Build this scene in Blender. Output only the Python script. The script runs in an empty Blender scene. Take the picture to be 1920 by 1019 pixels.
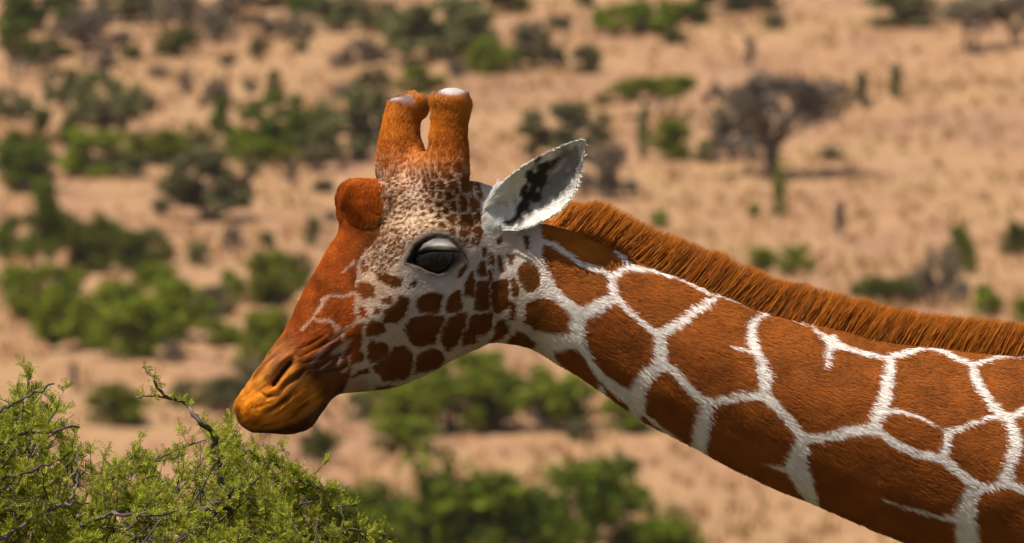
import bpy, bmesh, math, random
import numpy as np
from mathutils import Vector, Matrix

random.seed(7)
rng = np.random.default_rng(7)
scene = bpy.context.scene
col = scene.collection
R = math.radians

# ------------------------------------------------------------------ camera, sky, sun, exposure
ZC = 3.35            # height of the lens; the giraffe stands 25 m away on y = 0
DIST = 25.0
cam_d = bpy.data.cameras.new('camera')
cam_d.sensor_width = 36.0
cam_d.lens = 36.0 * DIST / 1.92
cam_d.clip_start = 0.5
cam_d.clip_end = 6000.0
cam_d.dof.use_dof = True
cam_d.dof.focus_distance = DIST - 0.12
cam_d.dof.aperture_fstop = 17.5
cam = bpy.data.objects.new('camera', cam_d)
cam.location = (0, -DIST, ZC)
cam.rotation_euler = (R(90), 0, 0)
col.objects.link(cam)
scene.camera = cam

SUN = Vector((-0.52, -0.56, 1.25)).normalized()      # towards the sun
world = bpy.data.worlds.new('World')
scene.world = world
world.use_nodes = True
wn = world.node_tree
wn.nodes.clear()
sky = wn.nodes.new('ShaderNodeTexSky')
sky.sky_type = 'NISHITA'
sky.sun_disc = False
sky.sun_elevation = math.asin(SUN.z)
sky.sun_rotation = math.atan2(SUN.x, SUN.y)
sky.air_density = 1.0
sky.dust_density = 1.6
bg = wn.nodes.new('ShaderNodeBackground')
bg.inputs['Strength'].default_value = 0.055
wo = wn.nodes.new('ShaderNodeOutputWorld')
wn.links.new(sky.outputs[0], bg.inputs[0])
wn.links.new(bg.outputs[0], wo.inputs[0])

sun_d = bpy.data.lights.new('sun', 'SUN')
sun_d.energy = 4.8
sun_d.angle = R(0.6)
sun_d.color = (1.0, 0.93, 0.82)
sun = bpy.data.objects.new('sun', sun_d)
sun.rotation_euler = SUN.to_track_quat('Z', 'Y').to_euler()
sun.location = (-20, -20, 60)
col.objects.link(sun)

vs = scene.view_settings
vs.view_transform = 'Standard'
vs.look = 'None'
vs.exposure = 0.55
vs.gamma = 1.0
vs.use_curve_mapping = False
try:
    scene.cycles_curves.shape = 'RIBBONS'
    scene.cycles_curves.subdivisions = 2
except Exception:
    pass
scene.cycles.max_bounces = 6
scene.cycles.diffuse_bounces = 3
scene.cycles.transparent_max_bounces = 8

# ------------------------------------------------------------------ helpers
def lin(r, g, b):
    """sRGB 0-255 -> linear"""
    out = []
    for c in (r, g, b):
        c /= 255.0
        out.append(c / 12.92 if c <= 0.04045 else ((c + 0.055) / 1.055) ** 2.4)
    return np.array(out)

def px(u, v, y=0.0):
    """a point at depth y that the lens sees at photo position (u, v)"""
    s = (y + DIST) / DIST
    return np.array([(u - 960.0) / 1000.0 * s, y, ZC + (509.5 - v) / 1000.0 * s])

def obj(name, mesh, mat=None, parent=None, loc=None, smooth=True, **props):
    o = bpy.data.objects.new(name, mesh)
    col.objects.link(o)
    if mat is not None and hasattr(mesh, 'materials') and len(mesh.materials) == 0:
        mesh.materials.append(mat)
    if parent is not None:
        o.parent = parent
    if loc is not None:
        o.location = loc
    if smooth and isinstance(mesh, bpy.types.Mesh) and len(mesh.polygons):
        mesh.polygons.foreach_set('use_smooth', np.ones(len(mesh.polygons), bool))
    for k, v in props.items():
        o[k] = v
    return o

def empty(name, loc=(0, 0, 0), **props):
    o = bpy.data.objects.new(name, None)
    o.location = loc
    o.empty_display_size = 0.1
    col.objects.link(o)
    for k, v in props.items():
        o[k] = v
    return o

def mesh_np(name, V, F):
    """mesh from an (n,3) array and an (m,k) array of same-size faces (or a list of such arrays)"""
    me = bpy.data.meshes.new(name)
    Fs = F if isinstance(F, list) else [F]
    Fs = [f for f in Fs if len(f)]
    V = np.asarray(V, np.float32)
    me.vertices.add(len(V))
    me.vertices.foreach_set('co', V.ravel())
    nl = sum(f.size for f in Fs)
    npoly = sum(len(f) for f in Fs)
    me.loops.add(nl)
    me.polygons.add(npoly)
    li = np.concatenate([np.asarray(f, np.int32).ravel() for f in Fs])
    st, off = [], 0
    for f in Fs:
        st.append(off + np.arange(len(f), dtype=np.int32) * f.shape[1])
        off += f.size
    me.loops.foreach_set('vertex_index', li)
    me.polygons.foreach_set('loop_start', np.concatenate(st))
    me.update(calc_edges=True)
    return me

def catmull(P, n):
    """resample control rows P (k,d) to n rows, Catmull-Rom with even parameter"""
    P = np.asarray(P, float)
    k = len(P)
    t = np.linspace(0, k - 1, n)
    i = np.clip(t.astype(int), 0, k - 2)
    f = (t - i)[:, None]
    p1, p2 = P[i], P[i + 1]
    p0 = np.where((i > 0)[:, None], P[np.maximum(i - 1, 0)], 2 * p1 - p2)
    p3 = np.where((i < k - 2)[:, None], P[np.minimum(i + 2, k - 1)], 2 * p2 - p1)
    return 0.5 * (2 * p1 + (p2 - p0) * f + (2 * p0 - 5 * p1 + 4 * p2 - p3) * f ** 2 + (3 * p1 - p0 - 3 * p2 + p3) * f ** 3)

def rings_mesh(Rg):
    """closed tube from rings (n,m,3) with fan caps -> V, [quads, tris]"""
    Rg = np.asarray(Rg, float)
    n, m, _ = Rg.shape
    V = list(Rg.reshape(-1, 3))
    V.append(Rg[0].mean(0)); V.append(Rg[-1].mean(0))
    a, b = np.meshgrid(np.arange(n - 1), np.arange(m), indexing='ij')
    b2 = (b + 1) % m
    Q = np.stack([a * m + b, a * m + b2, (a + 1) * m + b2, (a + 1) * m + b], -1).reshape(-1, 4)
    j = np.arange(m); j2 = (j + 1) % m
    T = np.concatenate([np.stack([np.full(m, n * m), j2, j], -1),
                        np.stack([np.full(m, n * m + 1), (n - 1) * m + j, (n - 1) * m + j2], -1)])
    return np.array(V), [Q, T]

def tube(P, rad, m=6):
    """tapered tube along points P with radii rad"""
    P = np.asarray(P, float); rad = np.asarray(rad, float)
    T = np.gradient(P, axis=0)
    T /= np.linalg.norm(T, axis=1)[:, None] + 1e-12
    ref = np.array([0.31, 0.72, 0.62])
    A = np.cross(T, ref); A /= np.linalg.norm(A, axis=1)[:, None] + 1e-12
    B = np.cross(T, A)
    th = np.linspace(0, 2 * np.pi, m, endpoint=False)
    Rg = P[:, None] + rad[:, None, None] * (np.cos(th)[None, :, None] * A[:, None] + np.sin(th)[None, :, None] * B[:, None])
    return rings_mesh(Rg)

def join_parts(parts):
    """concatenate (V, [F..]) pairs"""
    Vs, Fs, off = [], {}, 0
    for V, F in parts:
        Vs.append(V)
        for f in (F if isinstance(F, list) else [F]):
            if len(f):
                Fs.setdefault(f.shape[1], []).append(np.asarray(f) + off)
        off += len(V)
    return np.concatenate(Vs), [np.concatenate(v) for v in Fs.values()]

def sstep(a, b, x):
    t = np.clip((x - a) / (b - a), 0, 1)
    return t * t * (3 - 2 * t)

# cheap smooth value noise on points (numpy), used for growth and shape
_perm = rng.random(4096)
def vnoise(P):
    P = np.asarray(P, float)
    i = np.floor(P).astype(np.int64)
    f = P - i
    f = f * f * (3 - 2 * f)
    out = 0
    for dx in (0, 1):
        for dy in (0, 1):
            for dz in (0, 1):
                h = ((i[..., 0] + dx) * 73856093 ^ (i[..., 1] + dy) * 19349663 ^ (i[..., 2] + dz) * 83492791) & 4095
                w = (f[..., 0] if dx else 1 - f[..., 0]) * (f[..., 1] if dy else 1 - f[..., 1]) * (f[..., 2] if dz else 1 - f[..., 2])
                out = out + w * _perm[h]
    return out * 2 - 1

# ------------------------------------------------------------------ material helpers
def new_mat(name):
    m = bpy.data.materials.new(name)
    m.use_nodes = True
    nt = m.node_tree
    nt.nodes.clear()
    out = nt.nodes.new('ShaderNodeOutputMaterial')
    b = nt.nodes.new('ShaderNodeBsdfPrincipled')
    nt.links.new(b.outputs[0], out.inputs[0])
    return m, nt, b, out

def node(nt, kind, **kw):
    n = nt.nodes.new(kind)
    for k, v in kw.items():
        if k in n.inputs:
            n.inputs[k].default_value = v
        else:
            setattr(n, k, v)
    return n

def ramp(nt, fac, stops):
    r = nt.nodes.new('ShaderNodeValToRGB')
    cr = r.color_ramp
    while len(cr.elements) < len(stops):
        cr.elements.new(0.5)
    for e, (p, c) in zip(cr.elements, stops):
        e.position = p
        e.color = (*c[:3], 1)
    nt.links.new(fac, r.inputs[0])
    return r.outputs[0]
# ================================================================== THE GIRAFFE
YAW = R(18)          # the head is turned a little towards the lens
SA = math.sin(YAW)
def bend(P):
    """profile frame -> world: head turned about the poll, neck left straight"""
    x, y, z = P[:, 0], P[:, 1], P[:, 2]
    w = 1 - sstep(-0.13, 0.05, x)
    a = YAW * w
    return np.stack([x - y * np.sin(a), x * w * math.tan(YAW) + y * np.cos(a), z], 1)
def prof(u, v):
    return np.array([(u - 960.0) / 1000.0, 0.0, ZC + (509.5 - v) / 1000.0])

def section_rings(st, n, m=72, yc=None):
    """st rows: top u,v, bottom u,v, halfwidth, mt, mm, mb"""
    S = catmull(st, n)
    th = np.linspace(0, 2 * np.pi, m, endpoint=False)
    t = (1 - np.cos(th)) / 2
    L = [((t - .5) * (t - .95)) / ((.05 - .5) * (.05 - .95)),
         ((t - .05) * (t - .95)) / ((.5 - .05) * (.5 - .95)),
         ((t - .05) * (t - .5)) / ((.95 - .05) * (.95 - .5))]
    rings = []
    for r in S:
        u = r[0] + (r[2] - r[0]) * t
        v = r[1] + (r[3] - r[1]) * t
        mm = np.maximum(r[5] * L[0] + r[6] * L[1] + r[7] * L[2], 0.15)
        y = r[4] * np.sin(th) * mm
        rings.append(np.stack([(u - 960) / 1000, y, ZC + (509.5 - v) / 1000], 1))
    return np.array(rings)

head_st = [  # top u,v      bottom u,v     W     mt   mm   mb
    (450, 762, 452, 780, .012, 1, 1, 1),
    (453, 745, 456, 794, .026, 1.1, 1, 1.0),
    (464, 728, 474, 807, .040, 1.1, 1, .9),
    (480, 706, 515, 811, .050, 1.05, 1.02, .8),
    (496, 680, 556, 811, .056, 1.0, 1.04, .75),
    (512, 655, 586, 797, .057, .95, 1.04, .72),
    (529, 632, 606, 768, .055, .95, 1.03, .75),
    (545, 606, 632, 740, .053, 1.0, 1.04, .8),
    (561, 570, 674, 733, .054, 1.0, 1.05, .8),
    (578, 536, 722, 728, .060, .95, 1.05, .75),
    (597, 503, 770, 714, .068, .9, 1.07, .65),
    (618, 466, 812, 695, .076, .9, 1.08, .6),
    (640, 428, 846, 675, .083, .9, 1.06, .6),
    (668, 385, 876, 661, .088, .95, 1.03, .62),
    (712, 350, 902, 650, .089, 1.0, 1.0, .65),
    (765, 335, 926, 641, .087, 1.0, 1.0, .7),
    (820, 331, 944, 628, .085, 1.0, 1.0, .75),
    (872, 336, 960, 600, .082, 1.0, 1.0, .8),
    (918, 350, 975, 560, .076, 1.0, 1.0, .9),
    (955, 375, 985, 520, .062, 1.0, 1.0, 1.0),
    (985, 415, 990, 480, .034, 1.0, 1.0, 1.0),
]
neck_st = [
    (905, 385, 900, 600, .070, 1, 1, .9),
    (965, 398, 918, 636, .078, 1, 1, .9),
    (1020, 412, 945, 645, .083, .95, 1, .9),
    (1084, 433, 990, 652, .086, .9, 1, .9),
    (1136, 456, 1037, 675, .088, .85, 1.02, .9),
    (1194, 482, 1085, 702, .091, .85, 1.02, .9),
    (1245, 506, 1130, 733, .094, .82, 1.03, .9),
    (1318, 533, 1200, 782, .099, .8, 1.04, .9),
    (1366, 554, 1255, 812, .103, .8, 1.04, .9),
    (1432, 580, 1320, 846, .109, .8, 1.04, .92),
    (1501, 598, 1400, 890, .116, .8, 1.04, .92),
    (1580, 617, 1480, 926, .122, .8, 1.04, .92),
    (1659, 637, 1559, 956, .128, .8, 1.04, .92),
    (1749, 650, 1643, 993, .135, .8, 1.04, .92),
    (1830, 659, 1720, 1023, .143, .8, 1.04, .92),
    (1920, 667, 1810, 1058, .152, .8, 1.04, .92),
    (2050, 685, 1930, 1110, .165, .8, 1.04, .92),
    (2200, 725, 2060, 1185, .180, .8, 1.04, .92),
]
body_st = [
    (2120, 702, 2000, 1150, .172, .8, 1.04, .92),
    (2300, 750, 2150, 1260, .195, .8, 1.04, .92),
    (2520, 800, 2330, 1480, .23, .75, 1.05, .95),
    (2740, 850, 2560, 1800, .29, .65, 1.08, .95),
    (2960, 890, 2820, 1950, .34, .6, 1.1, .95),
    (3200, 950, 3100, 2000, .37, .6, 1.1, .95),
    (3500, 1030, 3450, 1990, .38, .6, 1.1, .95),
    (3780, 1120, 3760, 1920, .36, .65, 1.1, .9),
    (4020, 1230, 3990, 1850, .31, .7, 1.1, .9),
    (4180, 1370, 4140, 1780, .20, .9, 1.0, .9),
    (4240, 1480, 4220, 1650, .08, 1, 1, 1),
]
def px_tube(rows, ly, m=36, n=40, sy=1.0):
    """upright tube: rows final u, v, r ; ly = side offset; returned in the profile frame"""
    Rw = catmull(rows, n)
    th = np.linspace(0, 2 * np.pi, m, endpoint=False)
    out = []
    T = np.gradient(Rw[:, :2], axis=0); T /= np.linalg.norm(T, axis=1)[:, None]
    for (u, v, r), (tu, tv) in zip(Rw, T):
        lyy = ly * (1 - 0.12 * (v - 170) / 200)
        nx, nz = -tv, tu
        out.append(np.stack([(u - 960) / 1000 + lyy * SA + np.cos(th) * r * nx * np.sign(-tv),
                             lyy + np.sin(th) * r * sy,
                             ZC + (509.5 - v) / 1000 - np.cos(th) * r * nz * np.sign(-tv)], 1))
    return rings_mesh(np.array(out))
near_horn = px_tube([(832, 425, .016), (833, 395, .034), (835, 360, .046), (836, 335, .046), (837, 315, .0425), (840, 280, .0365), (843, 245, .0325), (845, 218, .0325),
                     (846, 202, .0355), (846, 191, .0355), (847, 181, .031), (847, 173, .024), (847, 167, .010)], -.062)
far_horn = px_tube([(772, 425, .016), (768, 395, .036), (762, 360, .052), (757, 332, .052), (754, 310, .047), (750, 270, .0385), (751, 240, .0325), (756, 218, .0315),
                    (762, 204, .0345), (766, 194, .0345), (767, 186, .029), (767, 180, .022), (766, 175, .010)], .075)
def superell(cu, cv, cy, ru, rv, ry, e, nu=30, nv=40, flat=True):
    a = np.linspace(-np.pi / 2, np.pi / 2, nu + 2)[1:-1]
    b = np.linspace(0, 2 * np.pi, nv, endpoint=False)
    def sp(x): return np.sign(x) * np.abs(x) ** (2.0 / e)
    rings = []
    for t in a:
        cb, sb = (sp(np.cos(b)), sp(np.sin(b))) if flat else (np.cos(b), np.sin(b))
        rings.append(np.stack([(cu - 960) / 1000 + ru * sp(np.cos(t)) * cb,
                               cy + ry * sp(np.cos(t)) * sb,
                               ZC + (509.5 - cv) / 1000 + rv * sp(np.sin(t)) * np.ones_like(b)], 1))
    return rings_mesh(np.array(rings))
bump = superell(692, 391, 0.0, .055, .056, .062, 3.2, flat=False)
web = superell(797, 352, 0.0, .036, .070, .055, 2.2)
bump_skirt = superell(712, 412, 0.0, .066, .062, .064, 2.2)

def ear_mesh(side):
    n, m = 46, 29
    E1 = catmull([(905, 392), (930, 352), (965, 322), (990, 306), (1016, 290), (1059, 270), (1088, 261), (1098, 264)], n)
    E2 = catmull([(905, 418), (935, 432), (970, 433), (1006, 424), (1042, 405), (1074, 372), (1090, 328), (1099, 268)], n)
    s = np.linspace(0, 1, n)
    v = np.linspace(-1, 1, m)
    base_y = -.058 - .080 * s ** 0.9                                  # leans outwards to the tip
    cup = .066 * np.sin(np.pi * np.clip(s * .93 + .07, 0, 1)) ** .7
    front, back = [], []
    for i in range(n):
        k = (v + 1) / 2
        u = E1[i, 0] * (1 - k) + E2[i, 0] * k
        w = E1[i, 1] * (1 - k) + E2[i, 1] * k
        roll = .018 * np.exp(-((v + .75) / .25) ** 2) * (1 - sstep(.35, .75, s[i]))
        y = base_y[i] + cup[i] * (np.sqrt(np.maximum(0, 1 - v * v * .98)) - .55) - roll
        th = .0028 + .0030 * (1 - v * v)
        x = (u - 960) / 1000 + y * SA * (1 - sstep(-0.13, 0.05, (u - 960) / 1000))
        z = ZC + (509.5 - w) / 1000
        front.append(np.stack([x, y - th, z], 1)); back.append(np.stack([x, y + th, z], 1))
    rings = np.concatenate([np.array(front), np.array(back)[:, ::-1]], 1)
    V, F = rings_mesh(rings)
    if side > 0:      # the far ear: same leaf, swung out to the far side
        pv = np.array([(925 - 960) / 1000, 0, ZC + (509.5 - 395) / 1000])
        V = V * np.array([1, -1, 1])
        d = V - pv
        c, s_ = math.cos(R(52)), math.sin(R(52))
        c2, s2 = math.cos(R(26)), math.sin(R(26))
        d = np.stack([d[:, 0] * c2 + d[:, 2] * s2, d[:, 1], -d[:, 0] * s2 + d[:, 2] * c2], 1)
        V = np.stack([d[:, 0] * c - d[:, 1] * s_ * 0, d[:, 1] + d[:, 0] * s_, d[:, 2]], 1) + pv
        F = [f[:, ::-1] for f in F]
    return V, F

parts = [rings_mesh(section_rings(head_st, 150)), rings_mesh(section_rings(neck_st, 150)), near_horn, far_horn, bump, web, ear_mesh(-1), ear_mesh(1)]
V, F = join_parts(parts)
me0 = mesh_np('raw', V, F)
tmp = bpy.data.objects.new('raw_shape', me0)
col.objects.link(tmp)
bmx = bmesh.new(); bmx.from_mesh(me0); bmesh.ops.recalc_face_normals(bmx, faces=bmx.faces[:]); bmx.to_mesh(me0); bmx.free()
md = tmp.modifiers.new('r', 'REMESH'); md.mode = 'VOXEL'; md.voxel_size = 0.0026; md.adaptivity = 0.0
md2 = tmp.modifiers.new('s', 'SMOOTH'); md2.factor = 0.5; md2.iterations = 9
dg = bpy.context.evaluated_depsgraph_get()
me1 = bpy.data.meshes.new_from_object(tmp.evaluated_get(dg))
bpy.data.objects.remove(tmp); bpy.data.meshes.remove(me0)
nV = len(me1.vertices)
V = np.empty(nV * 3, np.float32); me1.vertices.foreach_get('co', V); V = V.reshape(-1, 3).astype(float)
N = np.empty(nV * 3, np.float32); me1.vertex_normals.foreach_get('vector', N); N = N.reshape(-1, 3).astype(float)
Fq = np.empty(len(me1.polygons) * 4, np.int32); me1.polygons.foreach_get('vertices', Fq); Fq = Fq.reshape(-1, 4)
bpy.data.meshes.remove(me1)

def screen_uv(Vp):
    """photo-scale coordinates of the near side; the far side mirrors them"""
    w = 1 - sstep(-0.13, 0.05, Vp[:, 0])
    U = 960 + 1000 * (Vp[:, 0] + np.abs(Vp[:, 1]) * np.sin(YAW * w))
    W = 509.5 - 1000 * (Vp[:, 2] - ZC)
    return U, W

def seg_dist(U, W, pts):
    """distance of (U,W) to a polyline, and the interpolation of a 3rd column (width)"""
    best = np.full(len(U), 1e9); wid = np.zeros(len(U))
    p = np.asarray(pts, float)
    if p.shape[1] == 2:
        p = np.column_stack([p, np.zeros(len(p))])
    for a, b in zip(p[:-1], p[1:]):
        d = b[:2] - a[:2]
        t = np.clip(((U - a[0]) * d[0] + (W - a[1]) * d[1]) / (d @ d + 1e-9), 0, 1)
        r = np.hypot(U - a[0] - t * d[0], W - a[1] - t * d[1])
        wd = a[2] + (b[2] - a[2]) * t
        k = (r - wd / 2) < (best - wid / 2)
        best = np.where(k, r, best); wid = np.where(k, wd, wid)
    return best, wid

def poly_sd(U, W, poly):
    """signed distance, positive inside"""
    p = np.asarray(poly, float); q = np.roll(p, -1, 0)
    best = np.full(len(U), 1e9); ins = np.zeros(len(U), bool)
    for a, b in zip(p, q):
        d = b - a
        t = np.clip(((U - a[0]) * d[0] + (W - a[1]) * d[1]) / (d @ d + 1e-9), 0, 1)
        best = np.minimum(best, np.hypot(U - a[0] - t * d[0], W - a[1] - t * d[1]))
        c = ((a[1] > W) != (b[1] > W)) & (U < d[0] * (W - a[1]) / (d[1] if abs(d[1]) > 1e-9 else 1e-9) + a[0])
        ins ^= c
    return np.where(ins, best, -best)

# soften the roots of horns and forehead boss
def relax(mask, iters, lam=.6):
    global V
    E = np.concatenate([Fq[:, [0, 1]], Fq[:, [1, 2]], Fq[:, [2, 3]], Fq[:, [3, 0]]])
    E = E[(mask[E] > 0).any(1)]
    a_, b_ = np.concatenate([E[:, 0], E[:, 1]]), np.concatenate([E[:, 1], E[:, 0]])
    ids, inv = np.unique(a_, return_inverse=True)
    cnt = np.bincount(inv)
    w = (mask[ids] * lam)[:, None]
    for _ in range(iters):
        avg = np.stack([np.bincount(inv, V[b_, k]) for k in range(3)], 1) / cnt[:, None]
        V[ids] += (avg - V[ids]) * w
def recalc():
    global N
    fn_ = np.cross(V[Fq[:, 2]] - V[Fq[:, 0]], V[Fq[:, 3]] - V[Fq[:, 1]])
    N = np.stack([sum(np.bincount(Fq[:, c], fn_[:, k], nV) for c in range(4)) for k in range(3)], 1)
    N /= np.linalg.norm(N, axis=1)[:, None] + 1e-12
U, W = screen_uv(V)
m_ = np.maximum(sstep(300, 345, W) * (1 - sstep(420, 450, W)) * sstep(720, 745, U) * (1 - sstep(880, 900, U)),
                np.exp(-((U - 705) / 34) ** 2 - ((W - 400) / 46) ** 2) * 1.2)
m_ = np.maximum(m_, np.exp(-((U - 655) / 30) ** 2 - ((W - 445) / 22) ** 2))
m_ = np.maximum(m_, np.exp(-((U - 797) / 16) ** 2 - ((W - 290) / 26) ** 2))
m_ = np.maximum(m_, np.exp(-((U - 950) / 30) ** 2 - ((W - 640) / 20) ** 2))
rb = np.hypot(U - 694, W - 398)
m_ = np.maximum(m_, (1 - sstep(58, 78, rb)) * np.maximum(sstep(668, 690, U), sstep(388, 408, W)))
m_ = np.clip(m_, 0, 1); m_[m_ < .03] = 0; m_[(np.abs(V[:, 1]) > .1)] = 0
relax(m_, 230)
recalc()
# ------------------------------------------------------------------ sculpting (both sides alike)
U, W = screen_uv(V)
head_side = sstep(.012, .030, np.abs(V[:, 1])) * (1 - sstep(950, 1000, U))
disp = np.zeros(nV)
def gbump(cu, cv, ru, rv, ang, amp, mask=1.0):
    global disp
    c, s = math.cos(R(ang)), math.sin(R(ang))
    a = ((U - cu) * c + (W - cv) * s) / ru
    b = (-(U - cu) * s + (W - cv) * c) / rv
    disp = disp + amp * np.exp(-(a * a + b * b)) * mask
def groove(pts, sig, depth, mask=1.0):
    global disp
    box = (U > min(p[0] for p in pts) - 5 * sig) & (U < max(p[0] for p in pts) + 5 * sig) & (W > min(p[1] for p in pts) - 5 * sig) & (W < max(p[1] for p in pts) + 5 * sig)
    i = np.where(box)[0]
    pts = np.asarray(pts, float)
    d, wd = seg_dist(U[i], W[i], np.column_stack([pts[:, :2], pts[:, 2] if pts.shape[1] > 2 else np.ones(len(pts))]))
    disp[i] -= depth * np.exp(-(d / sig) ** 2) * (wd if pts.shape[1] > 2 else 1) * (mask[i] if hasattr(mask, '__len__') else mask)
hs = head_side
gbump(812, 476, 72, 46, -12, .016, hs)          # orbit
gbump(800, 432, 75, 34, -8, .009, hs)           # brow ridge
gbump(835, 545, 70, 16, -5, .004, hs)           # below the orbit
gbump(700, 600, 70, 26, -38, .008, hs)          # facial crest
gbump(860, 600, 60, 50, 0, .006, hs)            # masseter
gbump(690, 505, 45, 24, -55, -.006, hs)         # hollow before the eye
gbump(640, 660, 50, 20, -40, -.007, hs)         # hollow behind the nostril
gbump(745, 655, 60, 16, -12, -.003, hs)
gbump(534, 700, 34, 26, -48, .008, hs); gbump(508, 716, 12, 20, 35, .004, hs); gbump(546, 708, 26, 6, -42, .005, hs); gbump(522, 690, 30, 6, -48, .004, hs)          # nostril wing
gbump(512, 760, 42, 20, -25, .007, hs)          # upper lip pad
gbump(470, 752, 16, 26, 20, .004)
gbump(560, 795, 36, 13, -15, .004, hs)          # lower lip
groove([(516, 720, .6), (524, 708, 1), (536, 692, 1), (549, 678, .5)], 6.2, .020, hs)                 # nostril
groove([(532, 727, .4), (546, 713, 1), (558, 705, 1), (570, 695, .4)], 4.5, .010, hs)                 # fold behind it
groove([(500, 770, .7), (518, 764, 1), (534, 752, 1), (548, 740, .3)], 3.8, .0085, hs)                 # lip crease
groove([(457, 797, .8), (485, 800, 1), (520, 796, 1), (556, 784, 1), (588, 762, .9), (604, 744, .4)], 5.0, .011, hs); gbump(535, 785, 60, 7, -12, .004, hs)   # mouth line
groove([(462, 748, .5), (470, 740, 1), (474, 728, .5)], 3.5, .004)
groove([(484, 735, .5), (505, 744, 1), (522, 741, .8), (542, 728, .3)], 4.5, .006, hs); groove([(476, 764, .3), (492, 760, 1), (512, 752, .6), (530, 742, .2)], 3.2, .003, hs)
for k, (a, b) in enumerate([((560, 672), (640, 622)), ((572, 682), (655, 640)), ((585, 692), (655, 662)), ((596, 655), (660, 612)), ((604, 702), (664, 684)), ((560, 655), (610, 628))]):
    groove([(a[0], a[1], .3), ((a[0] + b[0]) / 2, (a[1] + b[1]) / 2 + 2, 1), (b[0], b[1], .3)], 3.0, .0048, hs)   # skin folds of the lip
for k in range(4):   # wrinkles over the eye
    groove([(742 + 4 * k, 462 - 12 * k, .3), (775, 432 - 10 * k, 1), (822, 420 - 11 * k, .8), (862, 432 - 10 * k, .2)], 2.8, .0016, hs)
groove([(790, 520, .3), (820, 528, 1), (852, 514, .6), (876, 492, .2)], 5, .003, hs)    # lower lid fold
EYE = [(762, 492), (776, 465), (794, 452), (811, 448), (832, 451), (850, 462), (861, 476), (856, 487), (846, 497), (835, 508), (820, 514), (802, 510), (786, 502)]
eye_sd = poly_sd(U, W, EYE)
LID_GLINT = [(780, 476), (790, 459), (808, 449), (834, 450), (852, 463), (860, 475), (845, 472), (815, 470), (793, 473)]  # raised lid standing where the eye mirrors the sky
lid_glint_sd = poly_sd(U, W, LID_GLINT)
socket = sstep(-2, 6, eye_sd) * (1 - sstep(-2.5, 3.0, lid_glint_sd)) * hs
disp -= .017 * socket
disp += .0045 * sstep(0, 6, lid_glint_sd) * hs
disp += .0012 * np.exp(-((eye_sd + 4) / 4.0) ** 2) * hs * (1 - sstep(-3, 0, lid_glint_sd))
# neck muscles and slack skin
nk = sstep(990, 1080, U)
gbump(1300, 640, 260, 40, 20, .004, nk); gbump(1700, 800, 300, 50, 20, .006, nk); gbump(1500, 860, 260, 18, 24, -.005, nk)
gbump(1250, 740, 120, 16, 32, .004, nk); gbump(1560, 880, 200, 16, 22, .004, nk)
disp += (vnoise(V * 11) * .0022 + vnoise(V * 27 + 9) * .0012) * nk
disp += vnoise(V * 60 + 3) * .0009 * (1 - nk)
lipz = np.exp(-((U - 520) / 75) ** 2 - ((W - 750) / 55) ** 2)
disp += lipz * (.0022 * vnoise(np.column_stack([(U * .85 - W * .5) / 26, (U * .5 + W * .85) / 9, V[:, 1] * 50])) + .0012 * vnoise(V * 110))
V = V + N * disp[:, None]
U, W = screen_uv(V)

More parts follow.
